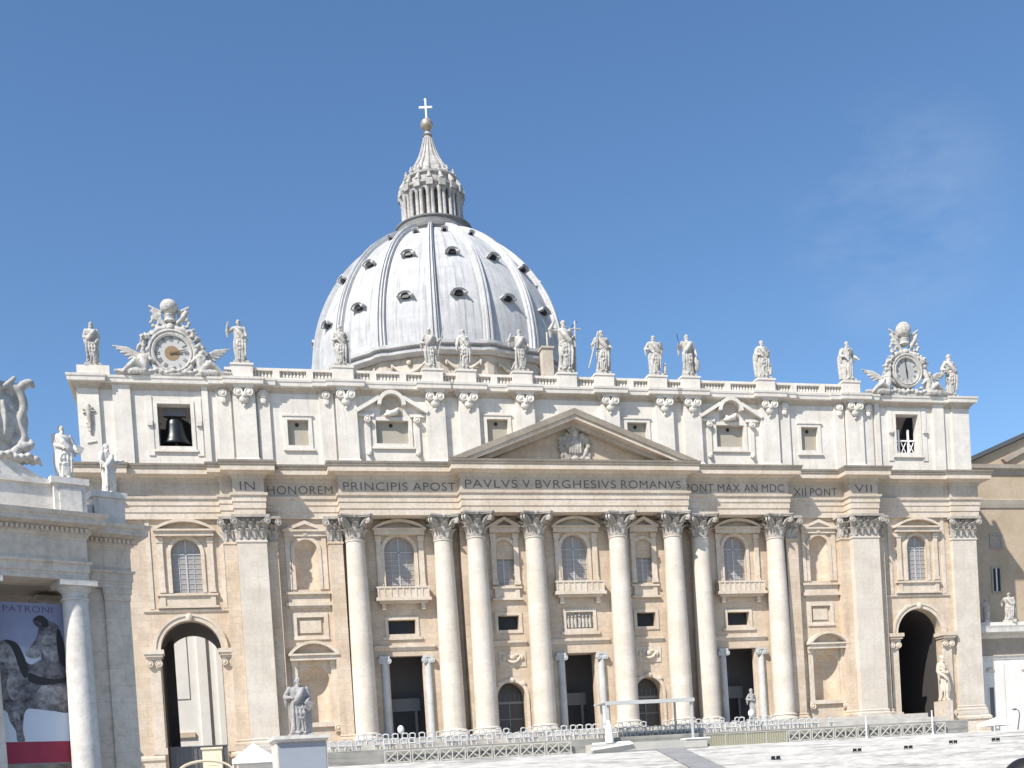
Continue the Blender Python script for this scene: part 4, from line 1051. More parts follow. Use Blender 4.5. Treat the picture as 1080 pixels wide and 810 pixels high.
    for k in range(6):
        z = R.uniform(.55, .76); sl = R.uniform(.05, .14)*(1 if R.random() > .4 else -1)
        m.tube([(cx-.10, -.045, z+sl*.7), (cx, -.098, z), (cx+.10, -.045, z-sl*.7)], [.006, .013, .006], 6, S)
    me = remesh(m, 'statue', mat, H*.0078, 1, ex)
    return me
def statue(name, x, y, z, H, label, seed, rh, lh, rz=0, attr=(), group=None, mat=STAT, plinth=.35, pw=.95, **k):
    t = empty(name, (x, y, z), rz)
    tag(t, label, 'statue', group)
    ob('figure', statue_mesh(H-plinth, seed, rh, lh, mat=mat, **k), t, (0,0,plinth-.03))
    m = MB(); m.box(-pw, pw, -.62*H/5.6, .62*H/5.6, 0, plinth); m.build('plinth', mat, t, angle=0)
    h = H-plinth
    for a in attr:
        m = MB()
        if a[0] == 'staff': m.tube([Vector(a[1])*h, Vector(a[2])*h], a[3]*h, 8)
        elif a[0] == 'cross':
            p, q = Vector(a[1])*h, Vector(a[2])*h; m.tube([p, q], .018*h, 6); d = (q-p).normalized(); c = p.lerp(q, a[3]); sdv = d.cross(Vector((0,1,0))).normalized(); m.tube([c-sdv*.11*h, c+sdv*.11*h], .017*h, 6)
        elif a[0] == 'saltire':
            m.tube([Vector((-.2,.10,.05))*h, Vector((.16,.10,.72))*h], .022*h, 6); m.tube([Vector((.2,.12,.05))*h, Vector((-.16,.12,.72))*h], .022*h, 6)
        elif a[0] == 'book':
            T = Matrix.Translation(Vector(a[1])*h) @ Matrix.Rotation(.5, 4, 'Y') @ Matrix.Rotation(.3, 4, 'X'); m.box(-.055*h,.055*h,-.02*h,.02*h,-.075*h,.075*h, T)
        elif a[0] == 'shield':
            m.ell(Vector(a[1])*h, (.075*h,.03*h,.19*h), 16)
        elif a[0] == 'child':
            b = Vector(a[1])*h; m.tube([b, b+Vector((0,-.01,.12))*h, b+Vector((.005,-.01,.2))*h], [.05*h,.055*h,.04*h], 10); m.ell(b+Vector((.005,-.015,.245))*h, (.032*h,.034*h,.04*h), 12)
        elif a[0] == 'sword':
            p, q = Vector(a[1])*h, Vector(a[2])*h; m.tube([p, q], [.008*h,.012*h], 6); c = p.lerp(q, .85); m.tube([c-Vector((.05,0,.01))*h, c+Vector((.05,0,.01))*h], .01*h, 6)
        elif a[0] == 'pole':
            m.tube([Vector(a[1])*h, Vector(a[2])*h], .008*h, 6)
        m.build({'staff':'staff','cross':'cross','saltire':'cross','book':'book','shield':'shield','child':'kneeling_child','sword':'sword','pole':'lightning_rod'}[a[0]], BLACK if a[0] == 'pole' else mat, t, (0,0,plinth), angle=40)
    return t
G = 'statues along the facade roofline'
YS = .25
MB().box(-58.3, -54.7, -.35, 1.2, 44.03, 45.15).build('statue_pedestal', ATTIC, bas, angle=0)
statue('saint_statue', -56.5, YS, 45.15, 5.2, 'stone saint with arms folded, leftmost on the roofline beside the left clock', 1, (-.06,-.13,.60), (.10,-.12,.50), .1, group=G, lean=.02, mantle=-1, plinth=.3)
statue('saint_statue', -39.75, YS, 45.85, 5.4, 'stone saint raising one hand, right of the left clock', 2, (-.26,-.06,.86), (.12,-.12,.48), group=G, lean=-.03, mantle=1, knee=-1)
statue('saint_statue', -27.85, YS, 45.85, 5.2, 'stone saint before the left edge of the dome, beside a tall staff', 3, (-.10,-.13,.60), (.20,-.08,.60), group=G, lean=-.02, cape=1, attr=(('staff',(.21,-.1,.02),(.19,-.08,.80),.014),))
statue('saint_statue', -16.8, YS, 45.85, 5.25, 'stone saint with bent elbow holding a long thin spear before the dome', 4, (-.18,-.10,.58), (.24,-.1,.68), group=G, lean=-.03, mantle=-1, head=(-.02,0), attr=(('staff',(.16,-.12,.25),(.36,-.1,1.02),.010),))
statue('saint_statue', -12.6, YS, 45.85, 5.3, 'slender stone saint with one arm held low, just right of the dome centre', 5, (-.19,-.08,.46), (.08,-.13,.62), group=G, wide=.82, lean=.02, mantle=1)
statue('saint_statue', -5.35, YS, 45.85, 5.5, 'stone saint leaning on a diagonal cross before the right side of the dome', 6, (-.22,-.08,.84), (.20,-.10,.56), group=G, wide=1.1, lean=.02, mantle=-1, attr=(('saltire',),))
statue('saint_statue', .5, YS, 45.85, 6.9, 'tallest central roofline statue with raised arm, cross and lightning rod', 7, (-.20,-.08,.92), (.20,-.06,.66), group=G, lean=.03, mantle=1, cape=1, attr=(('cross',(.21,-.02,.02),(.25,-.02,.98),.84),('pole',(.1,.1,.8),(.33,.1,1.02))))
statue('saint_statue', 5.5, YS, 45.85, 5.8, 'stone saint holding a long slanting cross, right of the tallest central statue', 8, (-.17,-.14,.66), (.22,-.08,.58), group=G, wide=1.1, lean=.03, mantle=1, cape=1, attr=(('staff',(-.36,-.1,.06),(-.09,-.12,.92),.018),))
statue('saint_statue', 12.75, YS, 45.85, 5.4, 'stone saint wrapped in a heavy mantle, a small figure at its foot', 9, (-.16,-.10,.62), (.14,-.12,.74), group=G, wide=1.12, lean=-.02, mantle=1, attr=(('child',(.26,-.02,.0)),) )
statue('saint_statue', 17.35, YS, 45.85, 5.7, 'stone saint with bare torso resting one hand on a tall shield', 10, (-.24,-.06,.72), (.20,-.08,.50), group=G, lean=.01, mantle=-1, cape=1, attr=(('shield',(.22,-.04,.26)),('pole',(-.22,-.05,.72),(-.26,-.05,.98))))
statue('saint_statue', 28.1, YS, 45.85, 5.3, 'stone saint with a cloak and kneeling child, alone on the right balustrade', 11, (-.10,-.13,.58), (.14,-.13,.66), group=G, wide=.95, lean=-.02, mantle=1, cape=-1, attr=(('child',(.17,-.08,.05)),))
statue('saint_statue', 40.7, YS, 45.85, 5.6, 'stone saint in a long cloak reaching towards the right clock', 12, (-.12,-.12,.56), (.27,-.06,.54), group=G, lean=-.02, mantle=0, cape=-1)
statue('saint_statue', 56.3, YS, 44.03, 6.2, 'thin stone saint holding a long sword, rightmost on the roofline', 13, (-.14,-.12,.58), (.12,-.10,.66), group=G, wide=.75, lean=.03, mantle=1, attr=(('sword',(-.36,-.12,.38),(-.10,-.13,.62)),))

# ================================================================ CLOCKS
def angel(sg):
    m = MB()
    def P(x, y, z): return (sg*x, y, z)
    m.tube([P(3.3,-.3,.7),P(3.1,-.45,1.5),P(2.95,-.4,2.2),P(2.85,-.35,2.5)], [.62,.55,.6,.3], 10)          # torso
    m.ell(P(2.75,-.4,3.0), (.34,.38,.42), 10)
    for k in range(5): m.ell(P(2.75+.16*cos(k*1.3),-.3+.2*sin(k*1.3),3.15), (.2,.2,.2), 7)
    m.tube([P(3.3,-.5,.8),P(4.3,-.9,1.5),P(5.0,-.75,.9),P(5.7,-.7,.2)], [.48,.42,.30,.2], 9)      # leg outward
    m.tube([P(3.3,-.4,.6),P(4.2,-.6,.6),P(5.2,-.6,.45),P(6.6,-.5,.5)], [.5,.42,.3,.18], 9)
    m.tube([P(2.9,-.5,2.3),P(2.4,-.8,1.8),P(2.0,-.7,1.5)], [.26,.22,.16], 8)                       # arms
    m.tube([P(3.2,-.4,2.2),P(3.9,-.6,1.7),P(4.3,-.7,1.3)], [.26,.22,.16], 8)
    for k in range(5): m.tube([P(3.2,.0,2.1+.05*k),P(4.2+.2*k,.1,2.4+.22*k),P(5.0+.42*k,.1,2.05+.38*k)], [.2,.22,.10], 7)    # wing
    for k in range(5): m.tube([P(3.0+.3*k,-.6,.9),P(3.2+.35*k,-.8,.45),P(3.3+.4*k,-.7,0.1)], [.2,.24,.2], 7)  # drapery
    m.ell(P(3.4,-.2,.35), (1.1,.6,.5), 10); m.ell(P(5.0,-.2,.25), (1.5,.5,.32), 10)
    return m
def scroll(sg, R, zc):
    m = MB(); Q = random.Random(int(R*100)+sg)
    pts = [(R*.75, zc+R*.95), (R+.25, zc+R*.55), (R+.55, zc-.1), (R+1.0, zc-R*.5), (R+1.7, .75)]
    m.tube([(sg*x, -.1, z) for x, z in pts], [.18,.36,.5,.5,.25], 9)
    for k in range(26):
        t = Q.random()*3.999; a = int(t); f = t-a
        x = pts[a][0]*(1-f)+pts[a+1][0]*f+Q.uniform(-.25,.45); z = pts[a][1]*(1-f)+pts[a+1][1]*f+Q.uniform(-.2,.25)
        L = Q.uniform(.3,.75); an = Q.uniform(0, pi)
        m.tube([(sg*(x-L*cos(an)), -.25-Q.random()*.3, z-L*sin(an)), (sg*x, -.45-Q.random()*.25, z), (sg*(x+L*cos(an)), -.25-Q.random()*.3, z+L*sin(an))], [.06, Q.uniform(.16,.28), .05], 7)
    m.ell((sg*(R+.35), -.55, zc+R*.25), (.28,.3,.32), 9); m.tube([(sg*(R+.4),-.5,zc+R*.05),(sg*(R+.55),-.6,zc-R*.35),(sg*(R+1.0),-.65,zc-R*.75)], [.24,.34,.2], 8)
    return m
def clock(x, zc, R, label, hand_a, ochre, top, minute_a):
    z0 = 44.0; t = empty('clock', (x, -.1, z0)); tag(t, label, 'clock'); c = zc-z0
    RX = Matrix.Translation((0,0,c)) @ Matrix.Rotation(pi/2, 4, 'X')
    MB().lathe([(R*.72,.0),(R*.72,.55),(R*.8,.62),(R*.86,.5),(R*.92,.66),(R,.6),(R*1.02,.2),(R*1.02,-.5),(.05,-.5)], 48, RX).build('case', STAT, t, angle=30)
    MB().lathe([(.02,.30),(R*.73,.30),(R*.73,.1)], 48, RX).build('dial', DIAL, t, angle=30)
    MB().lathe([(.02,.32),(R*.31 if ochre else R*.46,.32),(R*.31 if ochre else R*.46,.25)], 40, RX).build('dial_centre', DIALC if ochre else DIALG, t, angle=30)
    NUM = ['XII','I','II','III','IV','V','VI','VII','VIII','IX','X','XI']
    for k, nme in enumerate(NUM):
        m = MB(); M_ = RX @ Matrix.Rotation(-2*pi*k/12, 4, 'Z') @ Matrix.Translation((0, R*.6, .305))
        st = []; x_ = 0
        for ch in nme:
            if ch == 'I': st.append([(x_,-1),(x_,1)]); x_ += .5
            elif ch == 'V': st.append([(x_,1),(x_+.4,-1)]); st.append([(x_+.4,-1),(x_+.8,1)]); x_ += 1.1
            else: st.append([(x_,1),(x_+.8,-1)]); st.append([(x_,-1),(x_+.8,1)]); x_ += 1.1
        sc = R*.085; off = (x_-.3)/2
        for (p, q) in st: m.tube([((p[0]-off)*sc, p[1]*sc*1.15, .012),((q[0]-off)*sc, q[1]*sc*1.15, .012)], R*.016, 4, M_)
        m.build('numeral', NUMM, t)
    for nm, a, L, w in (('hour_hand', hand_a, R*.42, R*.05), ('minute_hand', minute_a, R*.62, R*.035)):
        m = MB(); M_ = RX @ Matrix.Rotation(-a, 4, 'Z') @ Matrix.Translation((0,0,.36 if nm == 'hour_hand' else .39))
        m.add([(-w,-L*.18,0),(w,-L*.18,0),(w*.5,L,0),(-w*.5,L,0),(-w,-L*.18,.03),(w,-L*.18,.03),(w*.5,L,.03),(-w*.5,L,.03)], [(0,3,2,1),(4,5,6,7),(0,1,5,4),(1,2,6,5),(2,3,7,6),(3,0,4,7)], M_); m.build(nm, HANDB if ochre else BLACK, t, angle=0)
    for sg in (-1,1):
        ob('angel', remesh(angel(sg), 'angel', STAT, .085, 1), t)
        ob('scroll', remesh(scroll(sg, R, c), 'scroll', STAT, .085, 1), t)
    # tiara, keys, head, garland above
    m = MB(); zt = c+R; k = top-z0
    hh = k-zt
    m.ell((0,-.25,zt+.25), (.55,.5,.5), 10)
    tz = zt+hh*.48
    m.lathe([(.55,tz-.9),(.78,tz-.75),(.60,tz-.5),(.62,tz-.2),(.72,tz)]+[(1.05*cos(a), tz+hh*.26+hh*.26*sin(a)) for a in [radians(-70+20*q) for q in range(9)]], 22)
    ob('tiara', remesh(m, 'tiara', STAT, .07, 1), t)
    m = MB()
    for sg in (-1,1):
        m.tube([(sg*.4,-.1,zt+.3),(sg*1.5,-.15,zt+hh*.42),(sg*2.0,-.15,zt+hh*.62)], [.3,.26,.2], 8)
        for q in range(3): m.tube([(sg*.9,-.1,zt+hh*(.35+.1*q)),(sg*(2.1+.1*q),-.1,zt+hh*(.42+.17*q))], [.22,.14], 7)
        for q in range(6): a = q*pi/3; m.ell((sg*1.7+.45*cos(a),-.1,zt+hh*.22+.45*sin(a)), (.25,.22,.25), 8)
        m.tube([(sg*.5,-.2,zt+.1),(sg*1.4,-.3,zt-.1),(sg*2.2,-.2,zt-.75)], [.35,.4,.35], 8)
    ob('keys', remesh(m, 'keys', STAT, .08, 1), t)
    m = MB(); m.box(-2.9,2.9,-.5,.5,0,.35)
    for q in range(9): m.ell((-2.6+.65*q,-.5,.55+.15*sin(q*1.7)), (.4,.25,.28), 8)
    for q in range(7): m.ell((-2.1+.7*q,-.35,.9+.2*cos(q*2.1)), (.36,.3,.22), 8)
    ob('garland', remesh(m, 'garland', STAT, .08, 1), t)
    return t
clock(-47.6, 46.75, 2.75, 'carved stone clock with ochre dial centre between reclining angels, above the bell', radians(90), True, 53.1, radians(75))
clock(49.25, 47.4, 2.35, 'carved stone clock with grey dial and dark upright hands, above the right attic opening', radians(175), False, 54.2, radians(-8))

# ================================================================ COURT WALL behind the left archway
cwl = empty('court_building', (-48, 26, 0)); tag(cwl, 'sunlit pale building seen through the open left archway', 'building')
MB().box(-22, 6, 0, 6, -3.3, 30).build('wall', WINGW, cwl, angle=0)
m = MB()
for x0, x1 in ((-7,-4.6),(.35,1.6),(2.9,5.5)): m.box(x0, x1, -.35, .05, -3.2, 26)
m.box(-4.2,-1.0,-.12,.05,9,22); m.box(-22,6,-.5,.04,26,27.2); m.build('pilaster', WINGW, cwl, angle=0)
m = MB(); m.box(-4.5,-.6,-.3,.06,3.6,4.3); m.box(-3.8,-1.2,-.25,.07,1.4,1.9); m.build('ledge', WALL, cwl, angle=0)

# ================================================================ RIGHT: palace and low wing
pal = empty('palace', (60, 12.3, 0)); tag(pal, 'tan palace with dark gabled roof edge behind the right end of the facade', 'palace')
m = MB(); m.prism([(-.9,-3.3),(60,-3.3),(60,37),(40,47.0),(30,47.6),(8.3,39.1),(-.9,36.0)], 0, 30); m.build('wall', PALACE, pal, angle=0)
m = MB(); m.prism([(6.5,38.5),(30,47.7),(60,38),(60,38.6),(30,48.4),(6.3,39.1)], -.7, 30); m.build('roof', ROOF, pal, angle=0)
m = MB(); m.sweep([(-.9,0),(60,0)], [(None,37.0),(.15,37.0),(.3,37.6),(.7,37.9),(.75,38.5),(None,38.7)], .05); m.sweep([(-.9,0),(60,0)], [(None,32.0),(.15,32.0),(.25,32.6),(.3,33.2),(None,33.4)], .05)
m.prism([(14,38.9),(30,46.5),(30,47.2),(13.3,39.4)], -.5, .05); m.build('cornice', PALTRIM, pal, angle=0)
for x0, x1, z0, z1 in ((10.9,12.1,19.3,22.8),(18,20,19.3,22.8),(10.9,12.6,26.0,27.8)):
    m = MB()
    for q in (rect(x0-.3,x0,z0-.3,z1+.3), rect(x1,x1+.3,z0-.3,z1+.3), rect(x0,x1,z1,z1+.3), rect(x0,x1,z0-.3,z0)): m.prism(q, -.12, .05)
    w = m.build('window', PALTRIM, pal, angle=0); MB().box(x0, x1, -.03, .02, z0, z1).build('pane', BLACK if z0 < 25 else PALTRIM, w, angle=0)
    if z0 < 25:
        f = MB(); f.box((x0+x1)/2-.1,(x0+x1)/2+.1,-.09,-.035,z0,z1); f.build('mullion', WHITEP, w, angle=0)
wg = empty('corridor_wing', (59.6, 3.0, 0)); tag(wg, 'low white corridor building with overhanging cornice at the right edge', 'building')
MB().box(.3, 30, 0, 8, -3.3, 11.8).build('wall', WINGW, wg, angle=0)
m = MB(); m.sweep([(-.2,0.0),(30,0.0)], [(None,10.9),(.3,10.9),(.5,11.3),(1.9,11.6),(1.95,12.2),(2.05,12.5),(None,12.55)], .3); m.sweep([(.2,0.0),(30,0.0)], [(None,7.9),(.1,7.9),(.2,8.2),(.35,8.4),(None,8.5)], .05)
m.box(-.1, 30, -.5, .5, 12.54, 13.2); m.build('cornice', WHITET, wg, angle=0)
MB().box(.35, 29.9, -.1, .2, 8.45, 11.2).build('shade_strip', PALTRIM, wg, angle=0)  # added strip, the shade under the cornice put into its darker colour
m = MB()
for x0 in (.6, 6.4): m.box(x0, x0+4.6, -.12, .03, -3.0, 7.6)
m.build('panel', WINGW, wg, angle=0)
for x0 in (2.55, 8.4):
    m = MB()
    for q in (rect(x0-.15,x0,-1.6,3.9), rect(x0+.75,x0+.9,-1.6,3.9)): m.prism(q, -.2, -.1)
    m.box(x0-.5, x0+1.2, -.3, -.1, -2.0, -1.6)
    w = m.build('window', WINGW, wg, angle=0); MB().box(x0, x0+.75, -.16, -.1, -1.6, 3.9).build('pane', IRON, w, angle=0)
    m = MB(); m.ell((x0+.3,-.2,6.4), (.75,.15,.35), 10); m.build('ornament', GREYT, w, angle=60)
statue('saint_statue', 62.3, 3.0, 13.2, 3.6, 'small white statue on the low right wing, nearest the facade', 21, (-.16,-.1,.6), (.2,-.08,.66), .5, wide=1.2, pw=.8, mat=STAT)
statue('saint_statue', 66.2, 3.0, 13.2, 4.3, 'larger white statue on the low right wing at the photo edge', 22, (-.2,-.1,.74), (.12,-.1,.5), -.5, wide=1.25, pw=.9, cape=1, mat=STAT)
statue('jamb_statue', 51.9, -.95, -3.15, 11.6, 'pale carved figure on a tall pedestal against the right jamb of the right archway', 23, (-.03,-.13,.52), (.05,-.13,.6), 0, plinth=5.2, pw=.6, mat=TRIM, wide=.62, mantle=0)

# ================================================================ ST PETER and the foreground stair furniture
pr = 23
pedp = empty('pedestal', (-38.5, -40.5, -6.6), radians(4)); tag(pedp, 'tall pedestal with blue grey front on the stairs under the bearded saint', 'pedestal')
m = MB(); m.box(-2.1,2.1,-1.9,1.9,0,5.2); m.build('die', GREYT, pedp, angle=0)
m = MB(); m.box(-2.35,2.35,-2.35,2.35,5.2,5.5); m.box(-2.2,2.2,-2.2,2.2,5.0,5.21); m.build('cap', WHITET, pedp, angle=0)
m = MB(); m.box(-2.5,2.5,-2.5,2.5,-.6,.5); m.build('base', GREYT, pedp, angle=0)
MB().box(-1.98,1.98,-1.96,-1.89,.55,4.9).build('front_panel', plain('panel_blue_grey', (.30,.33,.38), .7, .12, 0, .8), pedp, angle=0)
statue('apostle_statue', -38.25, -40.5, -1.1, 5.15, 'large grey marble bearded saint in heavy robes on a tall pedestal by the stairs', 31, (-.15,-.11,.63), (.10,-.14,.54), .15, plinth=.25, pw=1.0, mat=PETER, wide=1.25, lean=-.01, mantle=-1, cape=1, knee=-1, head=(.01,-.01), attr=(('book',(.14,-.14,.48)),))

# rows of white chairs on the parvis
def chair():
    m = MB(); w = .27
    m.box(-w,w,-.26,.24,.34,.46)
    for x in (-w+.03,w-.03):
        m.tube([(x,-.22,0),(x*.95,-.2,.43)], .04, 6); m.tube([(x*1.05,.3,0),(x,.22,.44)], .045, 6)
        m.tube([(x,.22,.44),(x,.28,.86)], .055, 6); m.tube([(x,-.22,.44),(x*1.05,-.22,.64),(x,.24,.66)], .02, 6)
    n = 10                                          # open rounded back
    m.tube([(w*cos(pi*i/n),.28+.01*sin(pi*i/n),.80+.14*sin(pi*i/n)) for i in range(n+1)], .06, 6)
    m.tube([(-w,.26,.50),(w,.26,.50)], .06, 6)
    return m.mesh('chair', PLAST, 40)
chm = chair(); R = random.Random(5); nch = 0
for row, (y, z, xa, xb) in enumerate(((-15.4,-1.45,-33.5,27),(-12.6,-.75,-30,20))):
    x = xa
    while x < xb:
        if R.random() > .10:
            c = ob('chair', chm, None, (x+R.uniform(-.08,.08), y+R.uniform(-.25,.25), z), pi+R.uniform(-.35,.35)); nch += 1
            c.scale = (1.25,1.25,1.25)
            tag(c, 'white plastic chair in the front row on the lower step of the parvis' if row == 0 else 'white plastic chair in the rear row on the upper step of the parvis', 'chair', 'front row of chairs on the parvis' if row == 0 else 'rear row of chairs on the parvis')
        x += .98
# X-braced barriers along the top of the stairs
def barrier():
    m = MB(); w, h = 1.45, 1.45
    m.box(-w,w,-.05,.05,h-.14,h); m.box(-w,w,-.05,.05,.1,.24)
    for x in (-w+.06,-.02,w-.06): m.box(x-.06,x+.06,-.06,.06,0,h)
    for x0, x1 in ((-w+.1,-.06),(.06,w-.1)):
        m.tube([(x0,-.02,.2),(x1,-.02,h-.12)], .065, 6); m.tube([(x1,.02,.2),(x0,.02,h-.12)], .065, 6)
    for x in (-w+.1,w-.1): m.box(x-.08,x+.08,-.35,.35,0,.1)
    return m.mesh('barrier', FENCEM, 0)
bmz = barrier()
for x in [-26.8+3.0*k for k in range(7)]:
    tag(ob('barrier', bmz, None, (x,-18.15,-3.1), R.uniform(-.02,.02)), 'grey wooden cross-braced barrier at the top of the stairs, left of the canopy', 'barrier', 'cross-braced barriers left of the canopy')
for x in [20.6+3.0*k for k in range(7)]:
    tag(ob('barrier', bmz, None, (x,-18.15,-3.1), R.uniform(-.02,.02)), 'grey wooden cross-braced barrier at the top of the stairs, right of the olive screen', 'barrier', 'cross-braced barriers right of the olive screen')
sc_ = empty('screen', (13.8,-18.2,-3.1)); tag(sc_, 'olive mesh screen hung along the parvis edge right of the canopy', 'screen')
m = MB()
for k in range(34): m.box(-5.1+.3*k, -4.98+.3*k, -.03, .03, .05, 1.35)
m.box(-5.15,5.15,.03,.07,.03,1.38); m.build('mesh', HEDGE, sc_, angle=0)
m = MB(); m.box(-5.2,5.2,-.06,.1,1.38,1.46)
for k in range(5): m.box(-5.2+2.57*k,-5.1+2.57*k,-.06,.1,0,1.4)
m.build('frame', FENCEM, sc_, angle=0)
# canopy frame on a low stage
st = empty('stage', (1.6,-18.9,-3.1)); tag(st, 'low grey platform with white slabs under the tall frame', 'stage')
MB().box(-7.2,6.6,-.9,1.1,0,.9).build('deck', FENCEM, st, angle=0)
m = MB(); m.add([(-7.3,-1.3,.35),(-2.4,-1.2,.85),(-2.2,.4,1.15),(-6.6,.4,1.1),(-7.3,-1.3,.2),(-2.4,-1.2,.7),(-2.2,.4,1.0),(-6.6,.4,.95)], [(0,1,2,3),(7,6,5,4),(0,4,5,1),(1,5,6,2),(2,6,7,3),(3,7,4,0)])
m.build('slab', WHITEP, st, angle=0); MB().box(4.0,6.9,-1.0,.6,.92,1.08).build('slab', WHITEP, st, angle=0)
cp = empty('canopy_frame', (2.0,-18.6,-2.2)); tag(cp, 'tall white rectangular canopy frame standing before the right centre columns', 'canopy')
CANM = plain('canopy_pale_grey', (.50, .50, .48), .6, .2)
for x, y in ((-5.1,-.3),(4.9,-.3),(-4.6,3.4),(4.4,3.4)): MB().box(x-.11,x+.11,y-.11,y+.11,0,4.6).build('post', CANM, cp, angle=0)
m = MB(); m.box(-5.4,5.2,-.6,3.7,4.6,4.72); m.box(-5.4,5.2,-.62,-.5,4.3,4.6); m.build('roof', CANM, cp, angle=0)
m = MB(); m.tube([(-5.1,-.3,.1),(-5.1,-.3,1.6),(-5.1,-.3,2.6)], [.5,.4,.2], 10); m.build('drape', TENTM, cp, angle=60)
# white poles, globes, slim statue
for i, (x, y, z, h, lb) in enumerate(((29.0,-18.7,-3.1,2.6,'thin white pole standing among the barriers, left of the right archway'),(37.9,-18.7,-3.1,2.9,'thin white pole standing at the end of the barriers before the right archway'))):
    m = MB(); m.lathe([(.16,0),(.16,.15),(.09,.2),(.08,h-.1),(.12,h)], 10); tag(m.build('pole', WHITEP, None, (x,y,z), angle=40), lb, 'pole')
for x, y, z, lb in ((-25.35,-12.0,-.75,'white round globe on a post before the left dark doorway'),(17.6,-12.0,-.75,'white round globe on a post before the right dark doorway')):
    g = empty('globe_lamp', (x,y,z)); tag(g, lb, 'lamp')
    MB().lathe([(.18,0),(.18,.1),(.06,.2),(.05,1.3)], 10).build('post', IRON, g, angle=40); MB().ell((0,0,1.65), (.38,.38,.5), 14).build('globe', WHITEP, g, angle=80)
statue('slim_statue', 18.9, -9.5, -.03, 4.2, 'slim pale standing figure before the right square doorway', 41, (-.05,-.1,.62), (.06,-.1,.6), 0, wide=.6, plinth=.4, pw=.5, mantle=0, mat=PETER)
# tents
def tent(name, loc, w, h, label, n=4):
    t = empty(name, loc); tag(t, label, 'tent')
    m = MB(); e = h*.62
    vs = [(-w,-w,e),(w,-w,e),(w,w,e),(-w,w,e),(0,0,h)]; m.add(vs, [(0,1,4),(1,2,4),(2,3,4),(3,0,4)]); m.add([(x*.99,y*.99,z-.04) for x,y,z in vs], [(1,0,4),(2,1,4),(3,2,4),(0,3,4)])
    for a, b_ in ((0,1),(1,2),(2,3),(3,0)): m.add([vs[a],vs[b_],(vs[b_][0],vs[b_][1],e-.35),(vs[a][0],vs[a][1],e-.35)], [(0,1,2,3)])
    m.build('roof', TENTM, t, angle=20)
    for sx in (-1,1):
        for sy in (-1,1): MB().tube([(sx*(w-.1),sy*(w-.1),0),(sx*(w-.1),sy*(w-.1),e)], .06, 6).build('pole', WHITEP, t)
    return t
tent('tent', (-42.1,-31,-5.0), 2.0, 4.1, 'white peaked tent beside the tall grey pedestal on the left')
tent('tent', (51.9,-12,-5.35+2.2), 1.7, 1.0+1.1, 'small white peaked tent beside the low right wing')
aw_ = empty('awning', (-46.5,-31,-6.0)); tag(aw_, 'cream arched canvas awning below the left archway', 'awning')
m = MB(); pts = [(2.5*cos(pi*i/12), 2.6+1.15*sin(pi*i/12)) for i in range(13)]
m.prism(pts+[(2.42*cos(pi*i/12), 2.55+1.08*sin(pi*i/12)) for i in range(12,-1,-1)], -1.5, 1.5); m.build('cover', CREAM, aw_, angle=30)
for sx in (-1,1):
    for sy in (-1,1): MB().tube([(sx*2.4,sy*1.4,0),(sx*2.4,sy*1.4,2.6)], .06, 6).build('post', IRON, aw_)
# spotlights on the steps (pairs of small dark boxes)
def spot():
    m = MB(); m.box(-.16,.16,-.12,.12,.12,.42); m.tube([(-.18,0,0),(-.18,0,.3)], .03, 6); m.tube([(.18,0,0),(.18,0,.3)], .03, 6); m.box(-.2,.2,-.1,.1,0,.04); return m.mesh('floodlight', BLACK, 0)
spm = spot()
def stz(y): return -8.9+(ztop+8.9)*(math.floor((y-ybot)/((ytop-ybot)/NST))+1)/NST
for x, y in ((9.8,-33),(20.0,-31.5),(26.1,-31.5),(33.0,-29.5),(38.4,-29.5)):
    for dx in (-.28,.28): tag(ob('floodlight', spm, None, (x+dx,y,stz(y)), .1), 'small black floodlight in a pair on the stone steps at lower right', 'floodlight', 'pairs of floodlights on the steps')
lp = empty('lamp_post', (53.6,-14,-3.15)); tag(lp, 'grey curved lamp post in front of the low right wing', 'lamp post')
MB().tube([(-.3,0,-.4),(0,0,1.2),(.2,0,2.2),(.05,0,2.7),(-.4,0,2.9)], [.09,.08,.07,.06,.05], 8).build('post', IRON, lp)
m = MB(); m.ell((-.55,0,2.85), (.35,.2,.14), 10); m.build('lamp_head', IRON, lp, angle=60)

# ================================================================ COLONNADE at left
B = radians(23)
cl = empty('colonnade', (-51.6,-76.6,0), B); tag(cl, 'shaded grey travertine colonnade end with one sunlit column at the left edge', 'colonnade')
ZG = -8.9
ENT = [(None,5.2),(.0,5.2),(.0,5.55),(.06,5.57),(.06,5.95),(.16,6.0),(.18,6.12),(.0,6.16),(.0,7.3),(.1,7.4),(.12,7.5)]
COR = [(.12,7.5),(.2,7.52),(.2,7.78),(.34,7.82),(.78,7.92),(.80,8.2),(.9,8.28),(.98,8.46),(None,8.52)]
PTH = [(-16,-.78),(.55,-.78),(.55,.75),(3.3,.75),(3.3,16)]
MB().sweep(PTH, ENT, 1.4).build('entablature', GREYT, cl, angle=0)
MB().sweep(PTH, COR, 1.4).build('cornice', GREYT, cl, angle=0)
m = MB(); x = -15.9
while x < .6: m.box(x, x+.13, -.78-.33, -.75, 7.56, 7.77); x += .24
x = .72+.2
while x < 3.4: m.box(x, x+.13, .75-.33, .78, 7.56, 7.77); x += .24
m.build('dentils', GREYT, cl, angle=0)
m = MB(); m.box(-16, 3.25, 1.3, 15.8, 5.4, 8.3); m.box(-16,.45,-.6,1.31,5.22,8.3); m.build('roof', GREYT, cl, angle=0)
